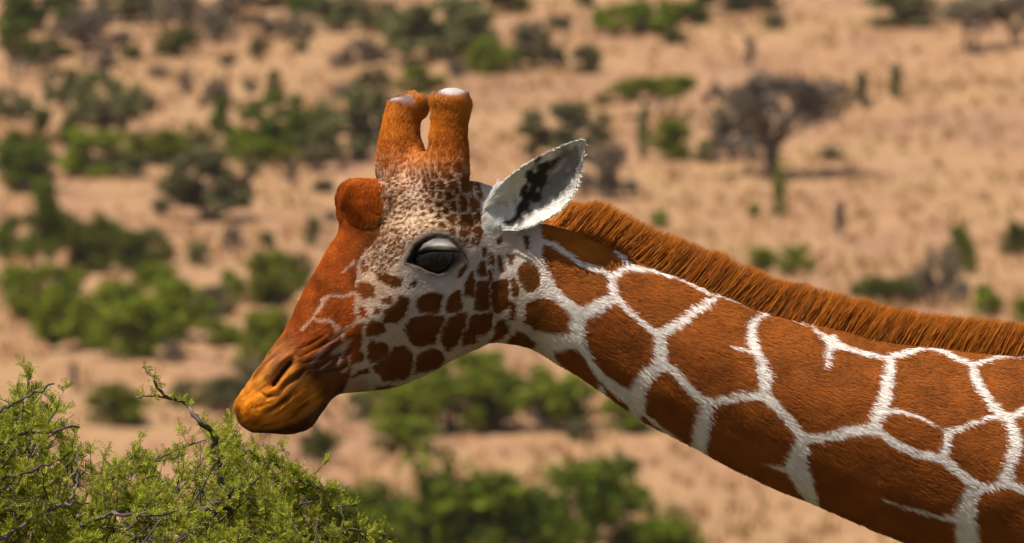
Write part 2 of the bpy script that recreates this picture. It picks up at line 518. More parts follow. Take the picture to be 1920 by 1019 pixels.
# ------------------------------------------------------------------ coat pattern: signed distance to the patch edges (photo scale mm)
neck_lines = [
 [(1004,425,10),(1011,452,10),(1028,456,9),(1081,491,9),(1128,510,9),(1138,518,11)],
 [(1138,518,12),(1158,506,10),(1172,500,11),(1205,503,7),(1249,515,5),(1278,526,4),(1319,547,4),(1340,553,4)],
 [(1148,468,5),(1160,482,8),(1172,498,9)],
 [(1138,518,12),(1143,541,15),(1146,556,16)],
 [(1146,556,18),(1122,568,24),(1093,582,26),(1076,590,26)],
 [(1146,552,10),(1169,579,10),(1205,609,11),(1227,626,14)],
 [(1227,627,18),(1265,604,16),(1298,580,14),(1324,563,11),(1342,552,6),(1390,569,2),(1433,584,3),(1474,595,2),(1512,610,4),(1533,628,9),(1551,640,16)],
 [(1229,628,20),(1231,650,22),(1230,680,26)],
 [(1228,682,24),(1203,701,26),(1189,731,30),(1186,765,30)],
 [(1186,760,14),(1208,776,6),(1240,802,5),(1270,822,3)],
 [(1232,682,20),(1256,692,16),(1280,719,16),(1306,745,16),(1321,751,18)],
 [(1321,752,16),(1356,745,14),(1386,737,15),(1421,737,16)],
 [(1423,738,16),(1428,708,26),(1417,675,15),(1404,640,22),(1400,612,15),(1409,598,9),(1433,585,5)],
 [(1362,648,3),(1380,652,5),(1400,657,8)],
 [(1320,752,22),(1313,780,28),(1306,812,30),(1302,846,30)],
 [(1424,738,16),(1445,754,17),(1474,789,17),(1495,816,19)],
 [(1498,818,24),(1492,838,30),(1484,866,42),(1498,897,36),(1520,945,18)],
 [(1425,868,3),(1450,872,6),(1476,876,12)],
 [(1496,818,16),(1537,816,15),(1577,806,20),(1630,798,24)],
 [(1630,796,22),(1637,776,24),(1650,741,23),(1655,712,22),(1661,679,15),(1666,665,12)],
 [(1664,667,10),(1697,659,8),(1732,651,8),(1755,656,8),(1785,671,8),(1814,686,10)],
 [(1664,669,8),(1650,669,8),(1608,660,9),(1573,649,11),(1552,640,18)],
 [(1552,638,20),(1546,660,14),(1543,690,5)],
 [(1640,770,10),(1667,768,7),(1697,774,5),(1726,785,5),(1750,798,3)],
 [(1767,806,10),(1785,803,7),(1814,791,6),(1853,778,8),(1870,778,14)],
 [(1870,778,18),(1847,756,15),(1829,727,16),(1817,697,16),(1813,684,10)],
 [(1814,685,8),(1832,678,6),(1867,668,6),(1910,668,5),(1960,672,5)],
 [(1870,778,18),(1891,777,12),(1920,763,14),(1965,742,14)],
 [(1876,780,16),(1888,806,20),(1892,835,24),(1882,865,22),(1870,898,24)],
 [(1767,806,12),(1764,830,16),(1755,852,20)],
 [(1632,800,16),(1650,814,16),(1673,830,15),(1708,847,16),(1755,856,20)],
 [(1755,856,18),(1785,880,17),(1818,905,22)],
 [(1818,906,18),(1841,909,13),(1872,900,15),(1903,911,14),(1930,924,14),(1970,948,14)],
 [(1818,906,24),(1807,931,28),(1799,959,38),(1802,985,42),(1806,1020,42),(1815,1080,40)],
 [(1645,933,2),(1689,947,4),(1754,964,6),(1785,966,12)],
 [(1006,432,14),(1010,460,12),(1006,488,16),(1021,524,16),(1039,552,17),(1075,580,22)],
 [(1076,588,28),(1076,615,26),(1085,650,17),(1105,682,14),(1125,705,14),(1150,726,20),(1186,748,24)],
]
NECK_ZONE = [(1000,380),(1003,430),(1006,460),(1002,488),(1017,526),(1036,555),(1072,586),(1072,620),(1082,654),(1102,686),(1120,712),(1150,780),(1400,1300),(6000,3000),(6000,200),(1100,200)]
def Z(x0, y0, s, *pts):
    return [(x0 + a / s, y0 + b / s) for a, b in pts]
z2 = lambda *p: Z(720, 420, 6.793, *p)
z3 = lambda *p: Z(560, 470, 6.793, *p)
z4 = lambda *p: Z(560, 600, 6.793, *p)
z5 = lambda *p: Z(740, 540, 6.793, *p)
zA = lambda *p: Z(940, 400, 3.3975, *p)
def ell(cu, cv, ru, rv, a=0, k=14):
    c, s = math.cos(R(a)), math.sin(R(a))
    return [(cu + ru * math.cos(t) * c - rv * math.sin(t) * s, cv + ru * math.cos(t) * s + rv * math.sin(t) * c) for t in np.linspace(0, 2 * math.pi, k, endpoint=False)]
head_polys = [
 z5((320,130),(480,85),(600,110),(560,240),(520,310),(320,300),(280,200)),
 z5((780,50),(825,50),(830,270),(700,310),(665,280),(680,170)),
 z2((1110,600),(1150,720),(1130,960),(1060,940),(1010,900),(1020,780),(1060,680)),
 z5((1050,-60),(1185,-60),(1185,270),(1120,290),(1010,280),(1030,150)),
 z5((1245,-50),(1400,-90),(1425,60),(1430,220),(1330,310),(1240,290),(1240,20)),
 z2((1610,690),(1660,690),(1710,820),(1700,950),(1670,970),(1620,900),(1590,760)),
 z5((1470,190),(1530,230),(1510,390),(1440,410),(1455,250)),
 z2((1210,500),(1290,490),(1290,690),(1200,700),(1190,600)),
 z2((1320,580),(1380,620),(1370,730),(1330,740),(1310,650)),
 z2((1430,410),(1480,430),(1520,620),(1480,640),(1430,520)),
 z2((1330,380),(1390,430),(1390,560),(1330,520)),
 z2((1560,380),(1640,400),(1620,530),(1580,520)),
 z2((1140,200),(1210,190),(1200,290),(1140,290)),
 z2((1250,280),(1300,340),(1290,440),(1250,430)),
 z2((1040,500),(1020,620),(960,700),(920,680),(980,570)),
 z2((1420,190),(1500,180),(1500,260),(1430,270)),
 z2((1760,180),(1850,150),(1840,320),(1790,340)),
 z5((200,400),(380,370),(610,370),(560,520),(490,690),(300,730),(180,640),(130,520)),
 z5((660,430),(780,340),(890,340),(870,480),(780,690),(660,780),(600,680),(620,560)),
 z5((970,380),(1020,360),(1030,520),(1010,690),(850,720),(870,620),(940,500)),
 z5((1050,370),(1130,340),(1230,350),(1220,480),(1150,570),(1060,590)),
 z5((1290,430),(1400,400),(1410,470),(1290,570),(1260,560)),
 z5((1430,480),(1400,560),(1300,650),(1200,690),(1230,640),(1320,560)),
 z4((1250,330),(1340,330),(1430,420),(1410,650),(1330,740),(1080,750),(1050,680),(960,600),(1060,510),(1180,440)),
 z4((1540,430),(1690,370),(1800,400),(1840,480),(1760,590),(1620,640),(1490,650),(1500,500)),
 z4((950,280),(1060,290),(1120,330),(1120,420),(1040,470),(920,540),(890,470),(890,360)),
 z4((930,890),(990,830),(1200,830),(1120,880)),
 z4((880,60),(1000,20),(1090,60),(1090,130),(980,170),(870,190)),
 z4((620,330),(780,110),(780,300),(740,400),(800,440),(800,520),(690,540),(600,440)),
 z4((650,740),(780,640),(880,620),(890,680),(730,710)),
 z3((770,420),(870,430),(960,500),(930,590),(820,590),(760,530)),
 z3((990,270),(1100,260),(1100,320),(1290,390),(1280,470),(1190,460),(1020,370)),
 z3((1030,620),(1180,600),(1160,680),(1050,690)),
 z3((1290,600),(1380,640),(1370,760),(1250,900),(1100,900),(1090,790),(1220,720)),
 z3((780,720),(850,770),(850,860),(760,860)),
 z3((960,740),(1030,740),(1020,800),(960,810)),
 z3((820,130),(900,150),(890,240),(800,290)),
 z3((1420,400),(1500,380),(1490,480),(1420,480)),
 z3((1030,30),(1090,20),(1090,120),(1030,110)),
 z3((1180,30),(1230,30),(1230,120),(1180,130)),
 z3((930,20),(990,10),(980,100),(940,100)),
 ell(990, 521, 18, 26, -8), ell(1019, 593, 1, 1),
 zA((160,590),(220,560),(320,560),(380,610),(410,690),(400,740),(310,755),(220,730),(140,690)),
 zA((30,830),(90,755),(140,770),(200,830),(150,870),(60,870)),
 zA((330,880),(420,850),(480,870),(520,960),(600,1060),(560,1120),(380,960)),
]
FACE_ZONE = [(560,300),(705,330),(716,400),(712,440),(690,470),(674,496),(671,530),(667,552),(671,592),(684,606),(668,640),(660,690),(650,720),(610,780),(560,840),(400,840),(400,600)]
face_lines = [
 z3((860,30),(760,180),(750,400),(720,560),(740,830),(770,880)), z3((700,170),(560,280)),
 z3((700,540),(560,600),(450,570),(330,630),(250,740),(210,860),(60,1010)), z3((250,900),(420,900),(500,1000)),
 z4((480,150),(560,160),(640,90),(780,30),(860,20)), z4((480,170),(400,260)), z4((560,140),(590,300),(540,470),(510,580)), z4((650,480),(660,600),(560,660)),
]
face_w = [6, 3, 5.5, 6, 8, 4, 4, 4]
FORE_ZONE = [(700,225),(890,225),(884,330),(900,350),(912,400),(905,440),(880,470),(862,462),(835,446),(800,444),(772,458),(750,490),(715,520),(676,500),(690,470),(712,440),(716,400),(706,340)]

S_neck = np.full(nV, 60.0)
reg = U > 985
i_n = np.where(reg)[0]
for ln in neck_lines:
    d, wd = seg_dist(U[i_n], W[i_n], ln)
    S_neck[i_n] = np.minimum(S_neck[i_n], d - wd / 2)
# beyond the traced part the same kind of net goes on
def worley_net(U, W, seeds):
    d = np.full((2, len(U)), 1e9)
    for a, b in seeds:
        r = np.hypot(U - a, W - b)
        m = r < d[0]
        d[1] = np.where(m, d[0], np.minimum(d[1], r)); d[0] = np.where(m, r, d[0])
    return (d[1] - d[0]) * .5
far_seeds = [(1980 + 150 * i + random.uniform(-45, 45) + (75 if j % 2 else 0), 620 + 140 * j + random.uniform(-40, 40)) for i in range(18) for j in range(20)]
k = np.where(U > 1925)[0]
wn_ = worley_net(U[k], W[k], [s for s in far_seeds if s[0] < 2500 and s[1] < 1400]) - 8
S_neck[k] = np.where(U[k] > 1960, wn_, np.minimum(S_neck[k], wn_ + (1960 - U[k]) * .8))

S_poly = np.full(nV, -14.0)
i_h = np.where((U < 1140) & (U > 600))[0]
Uh, Wh = U[i_h] + 2.2 * vnoise(np.column_stack([U[i_h], W[i_h], 0 * U[i_h]]) / 9), W[i_h] + 2.2 * vnoise(np.column_stack([U[i_h], W[i_h], 0 * U[i_h] + 50]) / 9)
for p in head_polys:
    pa = np.array(p)
    b = (Uh > pa[:, 0].min() - 14) & (Uh < pa[:, 0].max() + 14) & (Wh > pa[:, 1].min() - 14) & (Wh < pa[:, 1].max() + 14)
    j = i_h[b]
    S_poly[j] = np.maximum(S_poly[j], poly_sd(Uh[b], Wh[b], p) + (3.4 if min(np.ptp(pa[:, 0]), np.ptp(pa[:, 1])) > 24 else .9))
S_face = np.full(nV, 30.0)
i_f = np.where(U < 760)[0]
for ln, wd in zip(face_lines, face_w):
    d, _ = seg_dist(U[i_f] + 5 * vnoise(np.column_stack([U[i_f], W[i_f], 0 * U[i_f]]) / 16) + 2.5 * vnoise(np.column_stack([U[i_f], W[i_f], 0 * U[i_f] + 20]) / 5), W[i_f], ln)
    S_face[i_f] = np.minimum(S_face[i_f], d - wd / 2)
seeds, tries = [], 0
while len(seeds) < 520 and tries < 20000:
    tries += 1
    a, b = random.uniform(680, 915), random.uniform(215, 525)
    sp = 8.5 + 15 * float(sstep(770, 890, np.array(a))) * float(1 - sstep(420, 470, np.array(b))) 
    if all(math.hypot((a - c) * 1.15, b - d) > sp for c, d in seeds):
        seeds.append((a, b))
S_fore = np.full(nV, -5.0)
i_s = np.where((U > 670) & (U < 930) & (W > 205) & (W < 540))[0]
lw = 1.1 + 2.6 * sstep(430, 455, W[i_s]) * 0 + 1.6 * np.exp(-((U[i_s] - 800) / 55) ** 2 - ((W[i_s] - 425) / 26) ** 2)
S_fore[i_s] = worley_net(U[i_s], W[i_s], seeds) - lw

z_neck = poly_sd(U, W, NECK_ZONE) > 0
z_face = poly_sd(U, W, FACE_ZONE) > 0
z_fore = poly_sd(U, W, FORE_ZONE) > 0
spot = np.where(z_neck, S_neck, np.where(z_face, S_face, np.where(z_fore, S_fore, S_poly)))

# ------------------------------------------------------------------ coat colours (own colours of the hair, some light and shade painted in)
def mixc(A, B, t):
    return A + (np.asarray(B) - A) * np.clip(t, 0, 1)[:, None]
def blob(cu, cv, ru, rv, ang=0):
    c, s = math.cos(R(ang)), math.sin(R(ang))
    a = ((U - cu) * c + (W - cv) * s) / ru
    b = (-(U - cu) * s + (W - cv) * c) / rv
    return np.exp(-(a * a + b * b))
n1 = vnoise(V * 18)[:, None]; n2 = vnoise(V * 55 + 7)[:, None]
light = np.tile(np.array([.90, .79, .72]), (nV, 1))
dark = np.tile(np.array([.285, .080, .013]), (nV, 1))
hd = 1 - sstep(985, 1060, U)
dark = mixc(dark, [.145, .045, .008], hd)
light = mixc(light, [.64, .52, .44], hd)
light = mixc(light, [.58, .38, .25], blob(712, 535, 42, 62))
face_t = 1 - sstep(640, 720, U - .35 * (W - 450) * 0)
dark = mixc(dark, [.30, .060, .006], face_t * sstep(330, 380, W) * (1 - sstep(640, 700, W)))
light = mixc(light, [.58, .30, .17], face_t * .85)
light = mixc(light, [.55, .27, .12], blob(725, 400, 40, 70))
light = mixc(light, [.82, .57, .33], blob(805, 420, 80, 32))
light = mixc(light, [.74, .52, .36], z_fore * .5)                       # cream brow
light = mixc(light, [.42, .28, .16], blob(680, 728, 90, 26, -10) * 1.2)            # fawn chin
light = mixc(light, [.50, .375, .285], sstep(540, 610, W) * hd * (U > 690) * .8)  # lower cheek toned down, its half shade painted into the pale hair
horn_t = (1 - sstep(296, 350, W)) * (U < 900) * (U > 690)
dark = mixc(dark, [.40, .095, .008], horn_t)
dark = mixc(dark, [.62, .165, .010], (1 - sstep(225, 275, W)) * horn_t)
light = mixc(light, [.62, .19, .026], (1 - sstep(270, 375, W)) * (U < 900) * (U > 690))
bump_t = sstep(-6, 8, poly_sd(U, W, [(636, 430), (632, 340), (660, 330), (700, 334), (718, 350), (722, 400), (700, 425)]))
dark = mixc(dark, [.30, .058, .005], bump_t)
# muzzle
mz = 1 - sstep(-30, 30, (U - 590) * .75 - (W - 700) * .66 * -1 * -1) if False else sstep(-35, 25, (W - 655) * .62 - (U - 560) * .78)
mz = sstep(-30, 30, (560 - U) * .80 + (W - 690) * .60)
dark = mixc(dark, [.48, .165, .018], mz)
dark = mixc(dark, [.72, .225, .012], blob(505, 755, 52, 24, -20) * .9 + blob(468, 765, 22, 34) * .7)
dark = mixc(dark, [.20, .075, .028], blob(522, 668, 44, 20, -52) * .95)
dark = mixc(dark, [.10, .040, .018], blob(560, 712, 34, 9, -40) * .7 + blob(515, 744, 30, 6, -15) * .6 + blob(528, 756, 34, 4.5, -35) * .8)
st_ = vnoise(np.column_stack([(U * .80 - W * .60) / 40, (U * .60 + W * .80) / 4.2, V[:, 1] * 40]))
dark = dark * (1 + .65 * st_ * np.clip(mz + blob(600, 650, 70, 40, -38), 0, 1))[:, None]
fz = blob(625, 662, 52, 26, -38)
dark = mixc(dark, [.045, .028, .022], sstep(.05, .35, st_) * sstep(.25, .6, fz) * .9)
dark = mixc(dark, [.42, .29, .22], sstep(.15, .45, -st_) * sstep(.3, .65, fz) * .8)
lip_shade = sstep(-4, 8, poly_sd(U, W, [(452, 798), (480, 803), (520, 799), (556, 788), (590, 765), (606, 750), (622, 760), (600, 800), (560, 830), (440, 830)]))
dark = mixc(dark, [.10, .035, .014], lip_shade)  # lower lip kept dark, with its shadow painted in
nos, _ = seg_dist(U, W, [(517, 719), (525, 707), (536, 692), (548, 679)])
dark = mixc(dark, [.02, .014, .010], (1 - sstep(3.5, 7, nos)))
# skin round the eye, grey below it, eye's sky reflection painted on the lid
ring = np.exp(-(np.maximum(-eye_sd, 0) / (7.0 + 5 * sstep(490, 450, W) if False else 8.0 + 5.0 * (1 - sstep(455, 490, W)))) ** 2) * hs
light = mixc(light, [.060, .045, .040], ring * .97); 
greyz = blob(815, 520, 62, 22, -8) * (1 - ring)
light = mixc(light, [.50, .46, .44], greyz * .8)
lid_glint_m = sstep(-1, 3, lid_glint_sd)
light = mixc(light, [.78, .74, .70], lid_glint_m * (blob(829, 462, 19, 7, 4) * 1.5));  # pale glint painted on, in place of the eye's reflection
light = mixc(light, [.03, .022, .02], sstep(-1, 3, eye_sd) * (1 - lid_glint_m))
spot = np.where((eye_sd > -9) & ~z_neck, -6, spot)
# ossicone tips: bare worn horn with a dark rim
tip = np.maximum(poly_sd(U, W, [(812, 150), (882, 150), (880, 186), (866, 187), (846, 186), (826, 184), (812, 186)]),
                 poly_sd(U, W, [(728, 150), (806, 150), (802, 202), (790, 200), (765, 194), (740, 190), (726, 197)])) 
tip = tip * 1.0
tt = sstep(-1.5, 2, tip) * (W < 215)
light = mixc(light, [.16, .10, .09], tt)
core = np.maximum(blob(850, 172, 24, 9), blob(764, 181, 22, 8))
light = mixc(light, [.42, .385, .36], tt * sstep(.15, .6, core))
spot = np.where(tt > .3, -8, spot)
dark = mixc(dark, [.16, .05, .015], np.exp(-((tip + 7) / 6) ** 2) * (W < 225) * .7)
# ear: white outside, inside dark streaked hair with the cup's shade painted in
EAR = [(905,440),(900,385),(925,350),(965,318),(990,302),(1059,264),(1104,254),(1106,300),(1092,345),(1076,380),(1044,412),(1004,432),(965,440)]
ear_m = (poly_sd(U, W, EAR) > 0) & (np.abs(V[:, 1]) > .060) | ((V[:, 1] > .09) & (U > 900) & (W < 450) & (U < 1400) & (V[:, 0] > -0.06) & (V[:, 0] < .25))
light[ear_m] = [.80, .76, .70]
wob = 8 * vnoise(np.column_stack([U / 15, W / 15, 0 * U])) + 7 * vnoise(np.column_stack([U / 5, W / 9, 0 * U + 9]))
d_dark = poly_sd(U, W, [(992, 322), (1004, 306), (1022, 296), (1040, 300), (1030, 322), (1020, 345), (1012, 366), (996, 388), (976, 412), (958, 426), (948, 424), (962, 398), (978, 366), (984, 340)]) + wob
d_grey = poly_sd(U, W, [(1020, 300), (1060, 276), (1090, 268), (1090, 318), (1070, 356), (1040, 378), (1000, 404), (970, 424), (950, 426), (990, 380)]) + wob
light = mixc(light, [.27, .240, .220], sstep(-8, 12, d_grey) * ear_m)
light = mixc(light, [.46, .42, .39], sstep(.1, .5, vnoise(np.column_stack([(U * .6 + W * .8) / 7, (U * .8 - W * .6) / 22, 0 * U]))) * sstep(0, 10, d_grey) * ear_m)
light = mixc(light, [.045, .032, .024], sstep(-7, 5, d_dark) * ear_m)
light = mixc(light, [.42, .30, .20], np.exp(-(poly_sd(U, W, EAR) / 5) ** 2) * ear_m * (U > 1000) * (W < 330) * .8)
spot = np.where(ear_m, -9, spot)
spot = np.where(blob(934, 344, 26, 9, 4) * (np.abs(V[:, 1]) < .09) > .5, 4, spot)
dark = mixc(dark, [.42, .17, .04], blob(936, 344, 30, 12))
dark = mixc(dark, [.46, .145, .015], blob(1085, 458, 80, 26, 26) * z_neck)  # sunlight on the neck behind the ear painted in as brighter orange
# mane base: fox red
dark = dark * (1 + .22 * n1 + .16 * n2 + (.30 * vnoise(V * 34 + 2) + .35 * vnoise(V * np.array([70, 40, 45]) + 12))[:, None] * np.clip(face_t + bump_t, 0, 1)[:, None])
light = light * (1 + .05 * n1 + .06 * n2)
dark = np.clip(dark, .004, 1); light = np.clip(light, .01, 1)

# ------------------------------------------------------------------ the rest of the body, out of the picture
bp = [rings_mesh(section_rings(body_st, 60, 48))]
for lx, ly, hind in ((1.80, -.20, 0), (1.78, .20, 0), (2.93, -.19, 1), (2.98, .19, 1)):
    if not hind:
        P = [(lx - .02, ly, 2.35), (lx, ly, 2.0), (lx + .01, ly, 1.6), (lx, ly, 1.12), (lx - .01, ly, .98), (lx, ly, .6), (lx, ly, .24), (lx - .03, ly, .10), (lx - .05, ly, .0)]
        r = [.15, .15, .105, .068, .074, .048, .046, .058, .075]
    else:
        P = [(lx + .0, ly, 2.35), (lx - .04, ly, 2.0), (lx - .10, ly, 1.66), (lx + .04, ly, 1.30), (lx + .14, ly, 1.05), (lx + .10, ly, .6), (lx + .08, ly, .24), (lx + .05, ly, .10), (lx + .03, ly, .0)]
        r = [.20, .22, .17, .095, .068, .048, .046, .058, .075]
    Pr = catmull(np.column_stack([P, r]), 40)
    bp.append(tube(Pr[:, :3], Pr[:, 3], 20))
tl = catmull([(3.25, 0, 2.35, .035), (3.36, 0, 2.1, .026), (3.40, 0, 1.7, .018), (3.41, 0, 1.35, .03), (3.41, 0, 1.0, .012)], 24)
bp.append(tube(tl[:, :3], tl[:, 3], 10))
Vb, Fb = join_parts(bp)
Ub, Wb = 960 + 1000 * Vb[:, 0], 509.5 - 1000 * (Vb[:, 2] - ZC)
# leg zone seeds are smaller
spb = worley_net(Ub, Wb, far_seeds + [(2000 + 110 * i + random.uniform(-30, 30), 3000 - 110 * j) for i in range(24) for j in range(4)]) - 10
spb = np.where(Vb[:, 2] < 1.0, -8, spb)
Vw = bend(V)
Vall = np.concatenate([Vw, Vb])
Fall = [np.concatenate([Fq, Fb[0] + nV])] + [f + nV for f in Fb[1:]] if Fb[0].shape[1] == 4 else [Fq] + [f + nV for f in Fb]
gm = mesh_np('giraffe', Vall, Fall)
def set_attr(me, name, kind, data, dom='POINT'):
    a = me.attributes.new(name, kind, dom)
    key = {'FLOAT': 'value', 'FLOAT_COLOR': 'color', 'FLOAT_VECTOR': 'vector'}[kind]
    if kind == 'FLOAT_COLOR':
        data = np.column_stack([data, np.ones(len(data))])
    a.data.foreach_set(key, np.ascontiguousarray(data, np.float32).ravel())
set_attr(gm, 'spot', 'FLOAT', np.concatenate([spot, spb]))
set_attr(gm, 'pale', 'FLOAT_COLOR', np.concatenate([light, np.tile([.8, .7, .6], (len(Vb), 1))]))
set_attr(gm, 'patch', 'FLOAT_COLOR', np.concatenate([dark, np.tile([.245, .072, .022], (len(Vb), 1))]))

m_coat, nt, b, _ = new_mat('giraffe_coat')
aS = node(nt, 'ShaderNodeAttribute', attribute_name='spot')
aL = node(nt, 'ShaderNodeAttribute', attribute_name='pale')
aD = node(nt, 'ShaderNodeAttribute', attribute_name='patch')
tc = node(nt, 'ShaderNodeTexCoord')
mp = node(nt, 'ShaderNodeMapping'); mp.inputs['Scale'].default_value = (55, 120, 190)
nz = node(nt, 'ShaderNodeTexNoise', Scale=1.0, Detail=3.0)
nt.links.new(tc.outputs['Object'], mp.inputs[0]); nt.links.new(mp.outputs[0], nz.inputs['Vector'])
ma = node(nt, 'ShaderNodeMath', operation='MULTIPLY_ADD'); ma.inputs[1].default_value = 9.0; ma.inputs[2].default_value = -4.5
nt.links.new(nz.outputs['Fac'], ma.inputs[0])
ad = node(nt, 'ShaderNodeMath', operation='ADD'); nt.links.new(aS.outputs['Fac'], ad.inputs[0]); nt.links.new(ma.outputs[0], ad.inputs[1])
mr = node(nt, 'ShaderNodeMapRange', interpolation_type='SMOOTHSTEP'); mr.inputs['From Min'].default_value = -1.0; mr.inputs['From Max'].default_value = 1.2
nt.links.new(ad.outputs[0], mr.inputs['Value'])
mx = node(nt, 'ShaderNodeMix', data_type='RGBA')
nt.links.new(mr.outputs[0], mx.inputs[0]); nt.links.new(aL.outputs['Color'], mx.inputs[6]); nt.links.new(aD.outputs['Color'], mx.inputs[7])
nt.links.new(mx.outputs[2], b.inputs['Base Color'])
b.inputs['Roughness'].default_value = .7
b.inputs['Specular IOR Level'].default_value = .08
mp2 = node(nt, 'ShaderNodeMapping'); mp2.inputs['Scale'].default_value = (160, 500, 600)
nz2 = node(nt, 'ShaderNodeTexNoise', Scale=1.0, Detail=4.0)
nt.links.new(tc.outputs['Object'], mp2.inputs[0]); nt.links.new(mp2.outputs[0], nz2.inputs['Vector'])
bmp = node(nt, 'ShaderNodeBump', Strength=.35, Distance=.003)
nt.links.new(nz2.outputs['Fac'], bmp.inputs['Height']); nt.links.new(bmp.outputs[0], b.inputs['Normal'])

giraffe = obj('giraffe', gm, m_coat, label='brown and white reticulated giraffe stretching its neck over the thorny green bush', category='giraffe')
# ------------------------------------------------------------------ eyes
m_eye, nt, b, _ = new_mat('giraffe_eye')
b.inputs['Base Color'].default_value = (.006, .004, .003, 1)
b.inputs['Roughness'].default_value = .06
b.inputs['IOR'].default_value = 1.33
sel = np.where((np.abs(U - 815) < 8) & (np.abs(W - 488) < 8) & (np.abs(V[:, 1]) > .03))[0]
nearv = sel[V[sel, 1] < 0]
ey_l = V[nearv].mean(0)
th_ = np.linspace(0, np.pi, 26)[1:-1]; ph_ = np.linspace(0, 2 * np.pi, 40, endpoint=False)
eyeV, eyeF = rings_mesh(np.array([np.stack([.043 * np.sin(t) * np.cos(ph_), .030 * np.cos(t) * np.ones_like(ph_), .034 * np.sin(t) * np.sin(ph_)], 1) for t in th_]))
for sgn in (1, -1):
    c = ey_l + np.array([0, .016, 0])
    P = (eyeV + c) * np.array([1, sgn, 1])
    F_ = eyeF if sgn > 0 else [f[:, ::-1] for f in eyeF]
    obj('eye', mesh_np('eye', bend(P), F_), m_eye, giraffe)

# ------------------------------------------------------------------ hair
def hair_mat(name, rough=.6, nmix=.65):
    m, nt, b, _ = new_mat(name)
    a = node(nt, 'ShaderNodeAttribute', attribute_name='tone')
    nt.links.new(a.outputs['Color'], b.inputs['Base Color'])
    b.inputs['Roughness'].default_value = rough
    b.inputs['Specular IOR Level'].default_value = .05
    an = node(nt, 'ShaderNodeAttribute', attribute_name='skin_normal')
    g = node(nt, 'ShaderNodeNewGeometry')
    mv = node(nt, 'ShaderNodeMix', data_type='VECTOR'); mv.inputs[0].default_value = nmix
    nt.links.new(g.outputs['Normal'], mv.inputs[4]); nt.links.new(an.outputs['Vector'], mv.inputs[5])
    nn = node(nt, 'ShaderNodeVectorMath', operation='NORMALIZE')
    nt.links.new(mv.outputs[1], nn.inputs[0]); nt.links.new(nn.outputs[0], b.inputs['Normal'])
    return m

def hair(name, P, rad, tone, nrm, mat, parent, **props):
    """P (n,k,3) strand points, rad (n,k), tone (n,3), nrm (n,3)"""
    n, k, _ = P.shape
    cd = bpy.data.hair_curves.new(name)
    cd.add_curves([k] * n)
    cd.points.foreach_set('position', np.ascontiguousarray(P, np.float32).ravel())
    cd.points.foreach_set('radius', np.ascontiguousarray(rad, np.float32).ravel())
    a = cd.attributes.new('tone', 'FLOAT_COLOR', 'CURVE')
    a.data.foreach_set('color', np.column_stack([tone, np.ones(n)]).astype(np.float32).ravel())
    a = cd.attributes.new('skin_normal', 'FLOAT_VECTOR', 'CURVE')
    a.data.foreach_set('vector', np.ascontiguousarray(nrm, np.float32).ravel())
    cd.materials.append(mat)
    o = bpy.data.objects.new(name, cd)
    col.objects.link(o)
    o.parent = parent
    for kk, vv in props.items():
        o[kk] = vv
    return o

def norm(v):
    return v / (np.linalg.norm(v, axis=-1, keepdims=True) + 1e-12)

m_hair = hair_mat('giraffe_hair')
A_, B_, C_ = Vw[Fq[:, 0]], Vw[Fq[:, 1]], Vw[Fq[:, 2]]
fn = np.cross(B_ - A_, Vw[Fq[:, 3]] - A_) + np.cross(C_ - B_, Vw[Fq[:, 3]] - B_)
area = np.linalg.norm(fn, axis=1) / 2
fn = norm(fn)
vn = np.zeros_like(Vw)
for c in range(4):
    np.add.at(vn, Fq[:, c], fn * area[:, None])
vn = norm(vn)
fu, fw = U[Fq[:, 0]], W[Fq[:, 0]]
dens = np.where(fu < 1010, 2.1, 1.0) * np.where(fu > 1960, .12, 1.0) * np.where(Vw[Fq[:, 0], 1] > .06, .45, 1.0)
f_eye = eye_sd[Fq[:, 0]] > -2.5
f_tip = tt[Fq[:, 0]] > .5
f_nos = nos[Fq[:, 0]] < 5
dens = np.where(f_eye | f_tip | f_nos, 0, dens)
NH = 440000
pr = area * dens; pr /= pr.sum()
fi = rng.choice(len(Fq), NH, p=pr)
w4 = rng.dirichlet((1, 1, 1, 1), NH)
q = Fq[fi]
root = (Vw[q] * w4[..., None]).sum(1)
nr = norm((vn[q] * w4[..., None]).sum(1))
su, sw = (U[q] * w4).sum(1), (W[q] * w4).sum(1)
ss = (spot[q] * w4).sum(1)
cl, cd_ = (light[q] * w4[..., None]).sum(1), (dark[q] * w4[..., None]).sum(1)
# which way the hair lies
flow = np.tile(np.array([.93, -.02, -.36]), (NH, 1))
hd_ = 1 - sstep(985, 1075, su)
flow = mixc(flow, np.array([.78, .0, .58]), hd_)
flow = mixc(flow, np.array([.55, 0, -.75]), sstep(560, 640, sw) * hd_ * (su > 700) * .9)
hornm = (sw < 335) * (su < 895) * (su > 695)
flow = np.where(hornm[:, None], np.array([.25, 0, .97]), flow)
bm_ = (blob(684, 388, 46, 52)[q] * w4).sum(1)
flow = mixc(flow, np.array([-.2, 0, .95]), bm_ * .9)
em = ear_m[q].any(1)
flow = np.where(em[:, None], np.array([.70, -.25, .66]), flow)
flow = flow + .30 * np.stack([vnoise(root * 38 + 1), vnoise(root * 38 + 40), vnoise(root * 38 + 90)], 1) + rng.normal(0, .13, (NH, 3))
tg = norm(flow - (flow * nr).sum(1, keepdims=True) * nr)
L = np.full(NH, .0135)
L = L + (.0062 - L) * hd_
mzr = (mz[q] * w4).sum(1)
L = L + (.0045 - L) * np.clip(mzr, 0, 1)
L = np.where(hornm, .0085, L)
L = np.where(hornm & (sw < 232), .012, L)
L = np.where(bm_ > .45, .012, L)
L = np.where(em, .007, L)
fluff = (blob(918, 395, 22, 40)[q] * w4).sum(1)
L = np.where((fluff > .3) & em, .022, L)
flow_fl = norm(np.array([.35, -.2, .9]))
rim = (np.abs(poly_sd(su, sw, EAR)) < 14) & em
